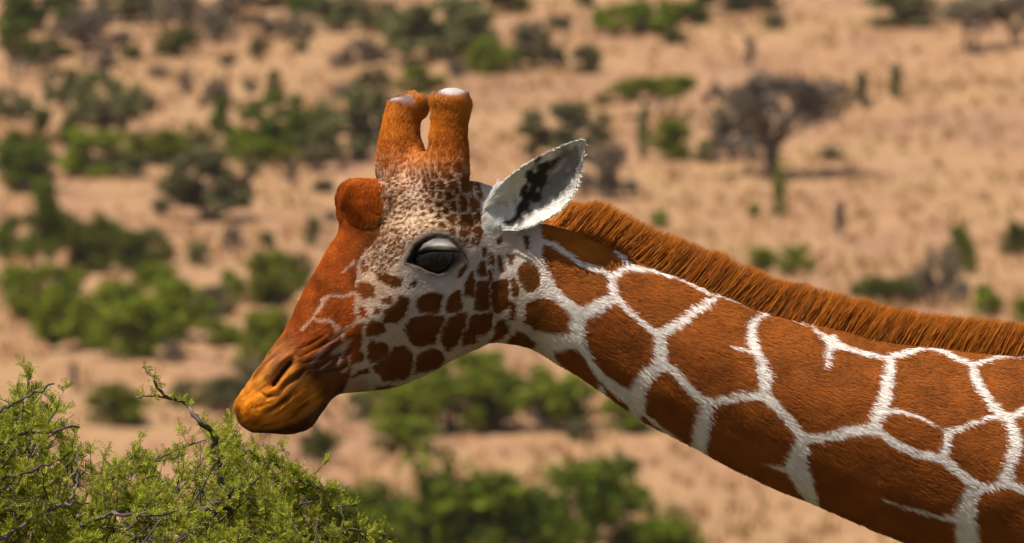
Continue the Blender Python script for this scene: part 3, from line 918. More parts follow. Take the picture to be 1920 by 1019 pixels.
L = np.where(rim & (su > 985), .0055, L)
L *= rng.uniform(.6, 1.25, NH)
lift = np.where(em | hornm, .40, .24) + rng.normal(0, .08, NH)
lift = np.where(bm_ > .45, .55, lift)
lift = np.where(f_eye[fi], .1, lift)
s = np.array([0, .4, .75, 1.0])
P = root[:, None] + L[:, None, None] * (s[None, :, None] * tg[:, None] + (lift[:, None] * s * (1.25 - .55 * s))[..., None] * nr[:, None])
P[:, 0] -= nr * .0008
P[..., 2] -= (L[:, None] * .10) * s ** 2
fz_ = z_face[q[:, 0]] * 1.0
kk = sstep(-.8 - 2.2 * fz_, .8 + 2.2 * fz_, ss + rng.normal(0, 1.5, NH) + 2.2 * vnoise(root * np.array([70, 160, 230])))
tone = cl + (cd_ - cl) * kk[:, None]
tone = tone * np.clip(rng.normal(1.03, .11, NH), .6, 1.5)[:, None]
tone = tone * (1 + .12 * vnoise(root * 90)[:, None])
rad = np.array([.00034, .00033, .00025, .00007])[None] * rng.uniform(.75, 1.25, NH)[:, None]
rad = rad * np.where(su < 1010, .75, 1.0)[:, None]
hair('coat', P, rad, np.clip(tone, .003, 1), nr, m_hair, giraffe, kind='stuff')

# mane: stiff upright brush along the crest
crest = catmull([(1030, 410), (1060, 424), (1084, 433), (1136, 456), (1194, 482), (1245, 506), (1318, 533), (1366, 554), (1432, 580), (1501, 598), (1580, 617), (1659, 637), (1749, 650), (1830, 659), (1920, 667), (2050, 685), (2200, 725), (2500, 795)], 600)
cw = np.array([prof(a, b_) for a, b_ in crest])
arc = np.concatenate([[0], np.cumsum(np.linalg.norm(np.diff(cw, axis=0), axis=1))])
NM, NC = 60000, 1500
def on_crest(sv):
    return np.stack([np.interp(sv, arc, cw[:, k]) for k in range(3)], 1)
tang = norm(np.gradient(cw, axis=0))
cs = np.sort(rng.uniform(0, arc[-1], NC)); cyy = rng.normal(0, .007, NC)
sv = rng.uniform(0, arc[-1], NM)
ci = np.clip(np.searchsorted(cs, sv) + rng.integers(-2, 3, NM), 0, NC - 1)
yy = np.clip(rng.normal(0, .012, NM), -.026, .026)
base = on_crest(sv); base[:, 1] = yy; base[:, 2] -= .004 + 14 * yy ** 2
tgm = np.stack([np.interp(sv, arc, tang[:, k]) for k in range(3)], 1)
up = norm(np.stack([-tgm[:, 2], 0 * sv, tgm[:, 0]], 1))
lean = .42 + .10 * rng.normal(0, 1, NM) * .6 + .05 * vnoise(np.column_stack([sv * 22, 0 * sv, 0 * sv]))
d = norm(up + lean[:, None] * tgm + np.column_stack([0 * sv, yy * 14 + rng.normal(0, .05, NM), 0 * sv]))
front = sstep(0, .05, sv)
Lm = (.050 + .022 * front) * (1 + .05 * vnoise(np.column_stack([sv * 30, 0 * sv + 5, 0 * sv]))) * rng.uniform(.72, 1.08, NM)
Lm = Lm * np.where(rng.random(NM) < .12, rng.uniform(.35, .7, NM), 1)
s = np.linspace(0, 1, 6)
P = base[:, None] + (Lm[:, None] * s)[..., None] * d[:, None]
cb = on_crest(cs); cb[:, 1] = cyy
cd2 = norm(np.stack([np.interp(cs, arc, tang[:, k]) for k in range(3)], 1) * (.44 + .06 * vnoise(np.column_stack([cs * 22, 0 * cs, 0 * cs])))[:, None] + np.array([.30, 0, .95]) + rng.normal(0, .05, (NC, 3)))
ctip = (cb[ci][:, None] + (Lm[:, None] * s)[..., None] * cd2[ci][:, None])
P = P + (ctip - P) * (.50 * s ** 1.3)[None, :, None]
P += (np.stack([vnoise(P.reshape(-1, 3) * 45 + 3 * k) for k in range(3)], 1).reshape(P.shape)) * (.0022 * s)[None, :, None]
crand = rng.random(NC)
tn = np.array([.42, .110, .007]) + (np.array([.62, .20, .018]) - np.array([.42, .110, .007])) * rng.random(NM)[:, None] ** 2
tn = tn * (.38 + .62 * crand[ci])[:, None]
low = (Lm < .045) & (rng.random(NM) < .5)
tn[low] = np.array([.50, .25, .09])
rad = np.array([.00050, .00050, .00046, .00040, .00030, .00008])[None] * .8 * rng.uniform(.7, 1.3, NM)[:, None]
Pm = bend(P.reshape(-1, 3)).reshape(P.shape)
nm = norm(np.column_stack([0.25 * np.ones(NM), np.where(yy < 0, -.6, .6) * 1.0, .55 * np.ones(NM)]))
m_mane = hair_mat('mane_hair', .5, .35)
hair('mane', Pm, rad, tn, nm, m_mane, giraffe, label='stiff fox red brush of hair along the neck crest')

# lashes and chin whiskers
lp = catmull([(776, 480), (790, 474), (812, 473), (836, 474), (857, 477)], 120)
yl = V[nearv][:, 1].mean() - .016
Ls, Ns_ = [], []
for side in (1, -1):
    for u_, v_ in lp:
        ps = []
        ll = random.uniform(.014, .026)
        dx = random.gauss(-.15, .22) + (u_ - 815) / 160
        for t in np.linspace(0, 1, 4):
            ps.append(np.array([(u_ - 960) / 1000 - .018 * 1 + dx * ll * t, yl - .006 - .55 * ll * t * (1.3 - .5 * t), ZC + (509.5 - v_) / 1000 - ll * (.55 * t + .35 * t * t)]))
        ps = np.array(ps)
        ps[:, 1] *= side
        Ls.append(ps); Ns_.append((0, -side, .3))
P = np.array(Ls)
n = len(P)
hair('eyelashes', bend(P.reshape(-1, 3)).reshape(P.shape), np.tile([.0005, .00045, .0003, .0001], (n, 1)), np.tile([.010, .007, .006], (n, 1)), np.array(Ns_, float), m_hair, giraffe)
wv = np.where((U < 600) & (W > 770) & (np.abs(V[:, 1]) < .05))[0]
wi = rng.choice(wv, 90)[:40]
Pw = Vw[wi][:, None] + (np.linspace(0, 1, 4)[None, :, None] * rng.uniform(.008, .022, 40)[:, None, None]) * norm(vn[wi] + rng.normal(0, .35, (40, 3)) + np.array([-.1, -.1, -.35]))[:, None]
hair('whiskers', Pw, np.tile([.00028, .00026, .0002, .0001], (40, 1)), np.tile([.10, .06, .03], (40, 1)), vn[wi], m_hair, giraffe)
# ================================================================== THE HILLSIDE
hk = np.array([(-3500, 30), (-400, 6), (-60, 1.6), (0, .6), (25, 0), (60, -1.0), (130, -4.0), (190, -3.7), (245, -1.75), (300, 1.5), (360, 5.6), (430, 11.0), (520, 20), (700, 40), (1200, 85), (3500, 160)], float)
_ss = np.arange(-3500, 3500, 2.0)
_hh = np.interp(_ss, hk[:, 0], hk[:, 1])
_kr = np.hanning(31); _kr /= _kr.sum()
_hh = np.convolve(np.pad(_hh, 15, mode='edge'), _kr, 'valid')
_flat = 1 - sstep(28, 60, np.abs(_ss - 25))
_hh = _hh * (1 - _flat)                                    # level where the giraffe and the bush stand
def hgt(x, y):
    s = np.asarray(y, float) + DIST
    x = np.asarray(x, float)
    h = np.interp(s, _ss, _hh)
    far = sstep(110, 250, s)
    P = np.stack([x, s, 0 * x], -1)
    h = h + far * (.55 * vnoise(P / 17 + 3.3) + .22 * vnoise(P / 6.1 + 8) + .035 * vnoise(P / 1.9))
    h = h + .045 * np.clip(x, -60, 60) * sstep(250, 420, s)
    return h

def ground_hit(u, v):
    """where the sight line of photo position (u, v) meets the hillside"""
    s = np.arange(150, 900, .25)
    x = (u - 960) / 1000 * s / DIST
    z = ZC + (509.5 - v) / 1000 * s / DIST
    g = hgt(x, s - DIST) - z
    i = int(np.argmax(g > 0))
    return np.array([x[i], s[i] - DIST, float(hgt(x[i], s[i] - DIST))]), s[i]

def axis(lo, a, b, hi, fine, coarse_n):
    g1 = a - np.geomspace(1, a - lo + 1, coarse_n)[::-1] + 1
    g2 = b + np.geomspace(1, hi - b + 1, coarse_n) - 1
    return np.unique(np.round(np.concatenate([g1, np.arange(a, b, fine), g2]), 3))
gx = axis(-3000, -26, 26, 3000, .45, 26)
gy = np.unique(np.concatenate([axis(-3000, -40, 60, 200, 4.0, 26), axis(200, 205, 440, 3300, .55, 26)]))
X, Y = np.meshgrid(gx, gy, indexing='ij')
Zg = hgt(X, Y)
nx_, ny_ = X.shape
a, b_ = np.meshgrid(np.arange(nx_ - 1), np.arange(ny_ - 1), indexing='ij')
Qg = np.stack([a * ny_ + b_, (a + 1) * ny_ + b_, (a + 1) * ny_ + b_ + 1, a * ny_ + b_ + 1], -1).reshape(-1, 4)
m_ground, nt, b, _ = new_mat('dry_hillside')
tc = node(nt, 'ShaderNodeTexCoord')
def gnoise(sc, det=4.0, stretch=(1, 1, 1), rough=.55):
    mp = node(nt, 'ShaderNodeMapping'); mp.inputs['Scale'].default_value = stretch
    nt.links.new(tc.outputs['Object'], mp.inputs[0])
    n = node(nt, 'ShaderNodeTexNoise', Scale=sc, Detail=det, Roughness=rough)
    nt.links.new(mp.outputs[0], n.inputs['Vector'])
    return n.outputs['Fac']
c1 = ramp(nt, gnoise(.16, 5, (1, .45, 1)), [(.30, (.23, .130, .086)), (.45, (.335, .185, .095)), (.60, (.37, .230, .105)), (.75, (.30, .160, .098))])
c2 = ramp(nt, gnoise(.8, 5, (1, .35, 1)), [(.32, (.21, .118, .075)), (.46, (.30, .167, .096)), (.66, (.385, .235, .130))])
c3 = ramp(nt, gnoise(3.5, 3, (1, .4, 1)), [(.30, (.60, .48, .40)), (.55, (1, 1, 1))])
mxa = node(nt, 'ShaderNodeMix', data_type='RGBA'); mxa.inputs[0].default_value = .45
nt.links.new(c1, mxa.inputs[6]); nt.links.new(c2, mxa.inputs[7])
mxb = node(nt, 'ShaderNodeMix', data_type='RGBA', blend_type='MULTIPLY'); mxb.inputs[0].default_value = .55
nt.links.new(mxa.outputs[2], mxb.inputs[6]); nt.links.new(c3, mxb.inputs[7])
sx = node(nt, 'ShaderNodeSeparateXYZ'); nt.links.new(tc.outputs['Object'], sx.inputs[0])
mrn = node(nt, 'ShaderNodeMapRange', interpolation_type='SMOOTHSTEP'); mrn.inputs['From Min'].default_value = 120; mrn.inputs['From Max'].default_value = 190
nt.links.new(sx.outputs['Y'], mrn.inputs['Value'])
low_bounce_turf = ramp(nt, gnoise(1.3, 5), [(.3, (.035, .040, .014)), (.5, (.085, .075, .030)), (.7, (.14, .10, .05))])  # unseen near ground, made dark to cut the bounce on the undersides
mxc = node(nt, 'ShaderNodeMix', data_type='RGBA')
nt.links.new(mrn.outputs[0], mxc.inputs[0]); nt.links.new(low_bounce_turf, mxc.inputs[6]); nt.links.new(mxb.outputs[2], mxc.inputs[7])
nt.links.new(mxc.outputs[2], b.inputs['Base Color'])
b.inputs['Roughness'].default_value = .95
b.inputs['Specular IOR Level'].default_value = .1
ground = obj('ground', mesh_np('ground', np.stack([X, Y, Zg], -1).reshape(-1, 3), Qg), m_ground, kind='structure')

# dry grass tussocks on the slope: far too many to count
def in_view(n, seed, y0=195, y1=470, margin=1.25):
    r = np.random.default_rng(seed)
    y = y0 + (y1 - y0) * r.random(n) ** .8
    x = r.uniform(-1, 1, n) * .96 * (y + DIST) / DIST * margin
    return x, y
tx, ty = in_view(15000, 3)
tx2, ty2 = in_view(17000, 5, margin=4.0)
o_ = np.abs(tx2) > 1.2 * .96 * (ty2 + DIST) / DIST
tx, ty = np.concatenate([tx, tx2[o_]]), np.concatenate([ty, ty2[o_]])
NT = len(tx)
keep = vnoise(np.stack([tx / 2.6, ty / 6, 0 * tx], -1)) + .5 * rng.normal(0, 1, NT) > -.15
tx, ty = tx[keep], ty[keep]; NT = len(tx)
tz = hgt(tx, ty)
nb = 7
ang = rng.uniform(0, 2 * np.pi, (NT, nb)); ln = rng.uniform(.12, .38, (NT, nb)) * rng.uniform(.6, 1.3, (NT, 1)); ti = rng.uniform(.1, .8, (NT, nb))
bw = rng.uniform(.02, .055, (NT, nb))
c0 = np.stack([tx[:, None] + .06 * np.cos(ang), ty[:, None] + .06 * np.sin(ang), np.repeat(tz[:, None] - .02, nb, 1)], -1)
side = np.stack([-np.sin(ang), np.cos(ang), 0 * ang], -1) * bw[..., None]
tipp = c0 + np.stack([np.cos(ang) * ti * ln, np.sin(ang) * ti * ln, ln], -1)
Vt = np.stack([c0 - side, c0 + side, tipp], 2).reshape(-1, 3)
m_grass, nt, b, _ = new_mat('dry_grass')
g = node(nt, 'ShaderNodeNewGeometry')
cc = ramp(nt, g.outputs['Random Per Island'], [(0, (.26, .135, .066)), (.5, (.38, .215, .098)), (.9, (.44, .28, .13)), (1, (.20, .19, .06))])
nt.links.new(cc, b.inputs['Base Color']); b.inputs['Roughness'].default_value = .9; b.inputs['Specular IOR Level'].default_value = .1
obj('dry_grass', mesh_np('dry_grass', Vt, np.arange(len(Vt)).reshape(-1, 3)), m_grass, smooth=False, kind='stuff', label='straw coloured dry grass tussocks scattered over the slope', category='grass')

# ------------------------------------------------------------------ shrubs and small trees of the slope
def leaf_mat(name, lo, mid, hi, trans=.25):
    m, nt, b, out = new_mat(name)
    g = node(nt, 'ShaderNodeNewGeometry')
    oi = node(nt, 'ShaderNodeObjectInfo')
    c = ramp(nt, g.outputs['Random Per Island'], [(0, lo), (.5, mid), (1, hi)])
    hv = node(nt, 'ShaderNodeHueSaturation')
    mr = node(nt, 'ShaderNodeMapRange'); mr.inputs['To Min'].default_value = .72; mr.inputs['To Max'].default_value = 1.25
    mh = node(nt, 'ShaderNodeMapRange'); mh.inputs['To Min'].default_value = .485; mh.inputs['To Max'].default_value = .515
    nt.links.new(oi.outputs['Random'], mr.inputs[0]); nt.links.new(oi.outputs['Random'], mh.inputs[0])
    nt.links.new(mr.outputs[0], hv.inputs['Value']); nt.links.new(mh.outputs[0], hv.inputs['Hue'])
    nt.links.new(c, hv.inputs['Color'])
    nt.links.new(hv.outputs[0], b.inputs['Base Color'])
    b.inputs['Roughness'].default_value = .6; b.inputs['Specular IOR Level'].default_value = .12
    tr = node(nt, 'ShaderNodeBsdfTranslucent'); nt.links.new(hv.outputs[0], tr.inputs[0])
    ms = node(nt, 'ShaderNodeMixShader'); ms.inputs[0].default_value = trans
    nt.links.new(b.outputs[0], ms.inputs[1]); nt.links.new(tr.outputs[0], ms.inputs[2]); nt.links.new(ms.outputs[0], out.inputs[0])
    return m
M_leaf = {
    'deep': leaf_mat('deep_green_leaf', (.048, .068, .003), (.088, .118, .004), (.155, .190, .007)),
    'green': leaf_mat('green_leaf', (.085, .112, .007), (.150, .182, .008), (.230, .245, .016)),
    'dark': leaf_mat('dark_leaf', (.048, .060, .006), (.080, .098, .007), (.125, .140, .012)),
    'olive': leaf_mat('olive_leaf', (.090, .088, .034), (.140, .132, .050), (.20, .178, .075)),
    'grey': leaf_mat('grey_twig_leaf', (.10, .076, .052), (.16, .122, .082), (.23, .18, .12)),
}
m_bark, nt, b, _ = new_mat('shrub_bark')
tc = node(nt, 'ShaderNodeTexCoord'); n = node(nt, 'ShaderNodeTexNoise', Scale=9.0, Detail=5.0); nt.links.new(tc.outputs['Object'], n.inputs['Vector'])
nt.links.new(ramp(nt, n.outputs['Fac'], [(.3, (.05, .037, .028)), (.7, (.16, .125, .10))]), b.inputs['Base Color']); b.inputs['Roughness'].default_value = .95

def leaf_quads(C, size, r, up=.35):
    """bent leaf-clump faces at centres C: two triangles folded along the middle"""
    n = len(C)
    d = norm(r.normal(0, 1, (n, 3)) + np.array([0, 0, up])); e = norm(np.cross(d, r.normal(0, 1, (n, 3))))
    f = np.cross(d, e)
    s = size * r.uniform(.6, 1.4, (n, 1))
    P = np.stack([C - d * s, C + e * s * .55 + f * s * .18, C + d * s, C - e * s * .55 + f * s * .18], 1)
    idx = np.arange(n)[:, None] * 4
    return P.reshape(-1, 3), np.concatenate([idx + [0, 1, 2], idx + [0, 2, 3]])

def shrub_proto(form, seed, bare=False):
    """unit shrub: 1 wide, 1 high, base at origin. returns crown mesh, trunk mesh"""
    r = np.random.default_rng(seed)
    cl = []
    if form == 'round':
        k = 26
        for i in range(k):
            a = r.uniform(0, 2 * np.pi); rr = .38 * math.sqrt(r.random())
            z = r.uniform(.10, .82)
            sh = math.sqrt(max(.08, 1 - ((z - .36) / .62) ** 2))
            cl.append((rr * math.cos(a) * sh, rr * math.sin(a) * sh, z, r.uniform(.11, .20), r.uniform(.10, .17)))
    elif form == 'flat':
        for i in range(26):
            a = r.uniform(0, 2 * np.pi); rr = .42 * math.sqrt(r.random())
            cl.append((rr * math.cos(a), rr * math.sin(a), .72 - .7 * rr ** 2 + r.normal(0, .10), r.uniform(.09, .16), r.uniform(.08, .14)))
    elif form == 'upright':
        for i in range(22):
            z = r.uniform(.12, .92); rr = .34 * (1.05 - z) ** .6 * r.random() ** .5; a = r.uniform(0, 2 * np.pi)
            cl.append((rr * math.cos(a), rr * math.sin(a), z, r.uniform(.10, .19), r.uniform(.07, .11)))
    elif form == 'broad':
        for i in range(34):
            a = r.uniform(0, 2 * np.pi); rr = .44 * math.sqrt(r.random())
            z = r.uniform(.12, .92) * (1 - .55 * (rr / .44) ** 2) + .08
            cl.append((rr * math.cos(a), rr * math.sin(a), z, r.uniform(.07, .14), r.uniform(.09, .17)))
    pts = []
    per = 44 if bare else 105
    for (x, y, z, rx, rz) in cl:
        q = norm(r.normal(0, 1, (per, 3))) * (r.random((per, 1)) ** .38)
        pts.append(q * np.array([rx, rx, rz]) + np.array([x, y, z]))
    pts = np.concatenate(pts); pts = pts[pts[:, 2] > .015]
    Vc, Fc = leaf_quads(pts, .036, r)
    tr = []
    base_r = {'round': .018, 'flat': .030, 'upright': .03, 'broad': .026}[form]
    nst = {'round': 5, 'flat': 2, 'upright': 2, 'broad': 4}[form]
    for i in range(nst):
        a = 2 * np.pi * i / nst + r.uniform(-.5, .5)
        p0 = np.array([.03 * math.cos(a), .03 * math.sin(a), -.04])
        fork = np.array([.10 * math.cos(a), .10 * math.sin(a), .30])
        own = [c for j, c in enumerate(cl) if j % nst == i]
        P = catmull([p0, p0 * .6 + fork * .4 + r.normal(0, .015, 3), fork], 6)
        tr.append(tube(P, np.linspace(base_r, base_r * .7, 6), 6))
        for c in own[:6]:
            e = np.array(c[:3])
            P = catmull([fork, (fork + e) / 2 + r.normal(0, .03, 3), e], 5)
            tr.append(tube(P, np.linspace(base_r * .6, base_r * .15, 5), 5))
            for q in range(9 if bare else 4):
                e2 = e + norm(r.normal(0, 1, 3) + np.array([0, 0, .4])) * c[3] * .9
                tr.append(tube(np.array([P[2], (P[2] + e2) / 2 + r.normal(0, .015, 3), e2]), np.array([.25, .15, .05]) * base_r * (1.5 if bare else 1), 4))
    Vk, Fk = join_parts(tr)
    return Vc, Fc, Vk, Fk

# columns: photo u of the foot, photo v of the foot, width and height in photo px, form, leaf kind, label or None
SH = [
 (35, 150, 100, 150, 'upright', 'dark', 'tall dark thorn tree at the hazy top of the slope'), (105, 112, 70, 34, 'round', 'dark', 0), (245, 115, 46, 32, 'round', 'dark', 0), (330, 108, 84, 52, 'round', 'dark', 0),
 (160, 95, 150, 70, 'broad', 'grey', 0), (70, 60, 130, 80, 'broad', 'dark', 0), (345, 55, 120, 78, 'broad', 'grey', 0), (440, 50, 110, 60, 'broad', 'grey', 0), (230, 45, 130, 70, 'broad', 'olive', 0),
 (430, 122, 46, 22, 'round', 'olive', 0), (485, 112, 36, 40, 'round', 'olive', 0), (575, 32, 90, 50, 'round', 'dark', 0), (540, 75, 100, 44, 'broad', 'grey', 0), (640, 60, 120, 70, 'broad', 'olive', 0), (690, 120, 90, 40, 'broad', 'grey', 0),
 (825, 112, 200, 112, 'broad', 'olive', 'wide olive thorn tree high on the slope among bare scrub'), (762, 95, 80, 56, 'round', 'dark', 0), (920, 138, 100, 66, 'round', 'green', 0), (950, 26, 100, 50, 'round', 'dark', 0), (990, 78, 70, 44, 'round', 'grey', 0), (1000, 130, 110, 70, 'broad', 'olive', 0),
 (195, 255, 135, 116, 'broad', 'olive', 0), (282, 215, 34, 36, 'round', 'olive', 0), (350, 178, 40, 46, 'round', 'grey', 0), (410, 205, 80, 52, 'broad', 'grey', 0), (150, 190, 60, 40, 'round', 'olive', 0),
 (415, 275, 60, 82, 'upright', 'dark', 0), (530, 300, 165, 112, 'broad', 'dark', 'large dark green thicket crown below a row of dry scrub'), (515, 215, 56, 72, 'upright', 'dark', 0), (76, 285, 70, 76, 'upright', 'dark', 0), (50, 362, 140, 92, 'round', 'dark', 0),
 (175, 335, 135, 92, 'round', 'green', 0), (300, 308, 150, 64, 'broad', 'green', 0), (240, 335, 90, 44, 'round', 'olive', 0), (390, 415, 195, 124, 'broad', 'olive', 'broad pale olive bush standing alone on bare sandy ground'), (490, 308, 110, 50, 'round', 'green', 0), (600, 322, 95, 76, 'broad', 'olive', 0),
 (675, 300, 150, 130, 'broad', 'olive', 'rounded grey green tree with a dark forked trunk'), (788, 178, 96, 56, 'round', 'green', 0), (545, 350, 34, 52, 'round', 'grey', 0), (610, 362, 54, 26, 'round', 'olive', 0), (440, 470, 54, 44, 'round', 'grey', 0), (582, 462, 46, 56, 'round', 'olive', 0), (500, 470, 34, 36, 'round', 'olive', 0), (370, 500, 50, 50, 'round', 'olive', 0), (620, 420, 40, 26, 'round', 'grey', 0),
 (78, 525, 105, 165, 'upright', 'dark', 'tallest dark green bush of the thicket on the sandy shelf'), (165, 512, 95, 116, 'round', 'dark', 0), (262, 532, 135, 102, 'round', 'dark', 0), (60, 602, 110, 104, 'round', 'green', 0), (10, 490, 70, 92, 'round', 'dark', 0), (120, 560, 80, 60, 'round', 'dark', 0),
 (500, 572, 150, 100, 'round', 'green', 'bright green rounded bush at the foot of bare ground'), (435, 560, 60, 52, 'round', 'green', 0), (560, 545, 60, 66, 'round', 'dark', 0),
 (165, 655, 180, 122, 'broad', 'green', 0), (245, 672, 170, 140, 'round', 'green', 'biggest mid green bush of the dense green thicket'), (335, 642, 140, 112, 'round', 'green', 0), (398, 616, 80, 80, 'round', 'olive', 0), (412, 650, 80, 48, 'round', 'green', 0),
 (505, 715, 120, 130, 'round', 'green', 0), (425, 772, 120, 66, 'round', 'olive', 0), (215, 800, 130, 80, 'round', 'green', 0), (350, 765, 80, 50, 'round', 'olive', 0), (140, 742, 30, 60, 'upright', 'grey', 0), (322, 684, 56, 42, 'round', 'grey', 0),
 (1095, 16, 44, 30, 'round', 'dark', 0), (1195, 66, 150, 72, 'broad', 'green', 0), (1285, 48, 90, 52, 'round', 'dark', 0), (1385, 22, 150, 44, 'broad', 'olive', 0), (1262, 86, 48, 36, 'round', 'dark', 0), (1100, 140, 64, 56, 'round', 'olive', 0), (1404, 128, 38, 60, 'upright', 'grey', 0), (1450, 58, 54, 32, 'round', 'olive', 0),
 (1225, 222, 140, 82, 'flat', 'green', 'green flat-topped acacia with a bare leaning trunk'), (1133, 198, 44, 24, 'round', 'olive', 0), (1062, 302, 180, 98, 'broad', 'olive', 'wide grey olive bush with a bare bush just downhill'), (1140, 374, 100, 96, 'broad', 'grey', 0),
 (1258, 302, 98, 74, 'round', 'green', 0), (1322, 306, 54, 44, 'round', 'green', 0), (1205, 300, 40, 90, 'upright', 'olive', 0),
 (1445, 335, 270, 190, 'flat', 'grey', 'large grey leafless flat-topped acacia with gaps in its crown'), (1395, 300, 120, 110, 'broad', 'grey', 0), (1458, 412, 36, 98, 'upright', 'green', 'narrow upright green shrub beside the grey flat-topped acacia'), (1413, 414, 28, 30, 'round', 'green', 0), (1236, 428, 38, 34, 'round', 'green', 0), (1575, 446, 42, 66, 'upright', 'grey', 0), (1615, 205, 44, 66, 'upright', 'olive', 0), (1680, 186, 44, 60, 'upright', 'olive', 0),
 (1690, 52, 135, 76, 'round', 'olive', 'dense olive dome-shaped bush on open straw coloured slope'), (1820, 98, 130, 110, 'flat', 'grey', 0), (1905, 90, 90, 100, 'flat', 'grey', 0), (1908, 482, 60, 70, 'round', 'dark', 0), (1432, 512, 80, 46, 'round', 'green', 0), (1492, 518, 74, 58, 'round', 'green', 0),
 (1675, 578, 150, 68, 'round', 'dark', 0), (1762, 574, 104, 98, 'broad', 'grey', 'pale grey twiggy bush among green bushes'), (1796, 515, 84, 84, 'upright', 'green', 0), (1850, 594, 64, 58, 'round', 'green', 0), (1930, 620, 60, 60, 'round', 'green', 0), (1620, 560, 50, 40, 'round', 'dark', 0),
 (735, 805, 130, 110, 'round', 'green', 0), (850, 812, 190, 140, 'broad', 'green', 0), (800, 750, 110, 70, 'round', 'olive', 0), (1020, 806, 165, 120, 'broad', 'green', 0), (758, 852, 130, 66, 'round', 'green', 'low bright green bush in front of a taller thicket'), (600, 864, 76, 70, 'round', 'dark', 'small lone dark green bush on open sandy ground'), (1172, 814, 110, 72, 'round', 'green', 0), (905, 720, 110, 60, 'round', 'green', 0),
 (1172, 895, 60, 48, 'round', 'dark', 0), (1090, 830, 70, 40, 'round', 'olive', 0),
 (865, 1075, 300, 225, 'round', 'deep', 'largest leafy dark green bush at the foot of the slope'), (690, 1070, 190, 170, 'round', 'deep', 0), (1095, 1070, 220, 205, 'round', 'deep', 0), (1235, 1075, 200, 120, 'round', 'deep', 0), (985, 1060, 150, 150, 'round', 'deep', 0), (780, 1080, 160, 140, 'round', 'deep', 0),
 (20, 230, 80, 60, 'broad', 'olive', 0), (120, 205, 90, 70, 'broad', 'olive', 0), (20, 310, 70, 70, 'round', 'dark', 0), (130, 290, 60, 60, 'upright', 'dark', 0), (360, 300, 90, 66, 'round', 'dark', 0), (455, 300, 80, 60, 'round', 'green', 0), (580, 275, 80, 70, 'round', 'dark', 0), (110, 470, 80, 90, 'round', 'dark', 0),
 (215, 480, 70, 70, 'round', 'dark', 0), (300, 560, 90, 60, 'round', 'green', 0), (110, 640, 110, 90, 'round', 'green', 0), (290, 640, 110, 90, 'broad', 'green', 0), (20, 560, 60, 60, 'round', 'green', 0), (490, 655, 60, 60, 'round', 'green', 0), (540, 680, 60, 60, 'round', 'dark', 0), (460, 740, 90, 60, 'round', 'olive', 0),
 (280, 40, 90, 60, 'broad', 'grey', 0), (400, 80, 90, 50, 'broad', 'grey', 0), (500, 20, 100, 40, 'broad', 'olive', 0), (120, 30, 90, 50, 'round', 'dark', 0), (190, 130, 80, 40, 'broad', 'grey', 0), (60, 130, 90, 40, 'broad', 'grey', 0), (620, 30, 60, 40, 'round', 'grey', 0), (720, 60, 90, 50, 'broad', 'olive', 0), (870, 60, 100, 60, 'broad', 'olive', 0), (700, 170, 80, 40, 'broad', 'olive', 0), (640, 190, 60, 34, 'round', 'grey', 0), (860, 150, 60, 36, 'round', 'grey', 0),
 (920, 800, 80, 90, 'round', 'green', 0), (680, 790, 60, 60, 'round', 'olive', 0), (960, 760, 70, 60, 'round', 'olive', 0), (1010, 1010, 110, 90, 'round', 'deep', 0),
 (700, 930, 30, 20, 'round', 'olive', 0), (1560, 300, 60, 24, 'round', 'olive', 0), (1350, 235, 30, 24, 'round', 'olive', 0), (640, 500, 40, 40, 'round', 'olive', 0), (560, 100, 40, 30, 'round', 'olive', 0), (300, 150, 50, 30, 'round', 'grey', 0), (470, 175, 50, 26, 'round', 'grey', 0), (120, 250, 30, 20, 'round', 'grey', 0), (640, 130, 60, 40, 'round', 'grey', 0), (1050, 60, 50, 30, 'round', 'olive', 0),
]
protos = {}
N_SEEN = len(SH)
_rs = random.Random(11)
while len(SH) < N_SEEN + 130:          # the scrub goes on along the hillside on both sides
    u_ = _rs.choice((-1, 1)) * _rs.uniform(1080, 3600) + 960
    v_ = _rs.uniform(-60, 1000)
    left = u_ < 960
    kd = _rs.choice(['green', 'dark', 'olive', 'olive', 'dark', 'green'] if left else ['green', 'olive', 'grey', 'green'])
    fm = _rs.choice(['round', 'round', 'round', 'broad', 'upright'])
    w_ = _rs.uniform(45, 170) * (.7 + .5 * v_ / 1000)
    SH.append((u_, v_, w_, w_ * _rs.uniform(.5, .85) * (1.8 if fm == 'upright' else 1), fm, kd, f"scattered {'bare grey' if kd == 'grey' else kd} scrub growing farther along the hillside"))
desc = {('round', 'green'): 'leafy green shrub', ('round', 'dark'): 'dark green leafy shrub', ('round', 'deep'): 'deep green leafy shrub', ('round', 'olive'): 'low olive shrub', ('round', 'grey'): 'grey dry shrub',
        ('broad', 'green'): 'wide spreading green bush', ('broad', 'dark'): 'wide dark green bush', ('broad', 'olive'): 'wide olive thorn bush', ('broad', 'grey'): 'grey bare twiggy bush',
        ('upright', 'dark'): 'narrow dark green tree', ('upright', 'green'): 'narrow upright green shrub', ('upright', 'olive'): 'thin upright olive shrub', ('upright', 'grey'): 'thin grey dead shrub',
        ('flat', 'green'): 'green flat-topped acacia', ('flat', 'grey'): 'grey flat-topped acacia'}
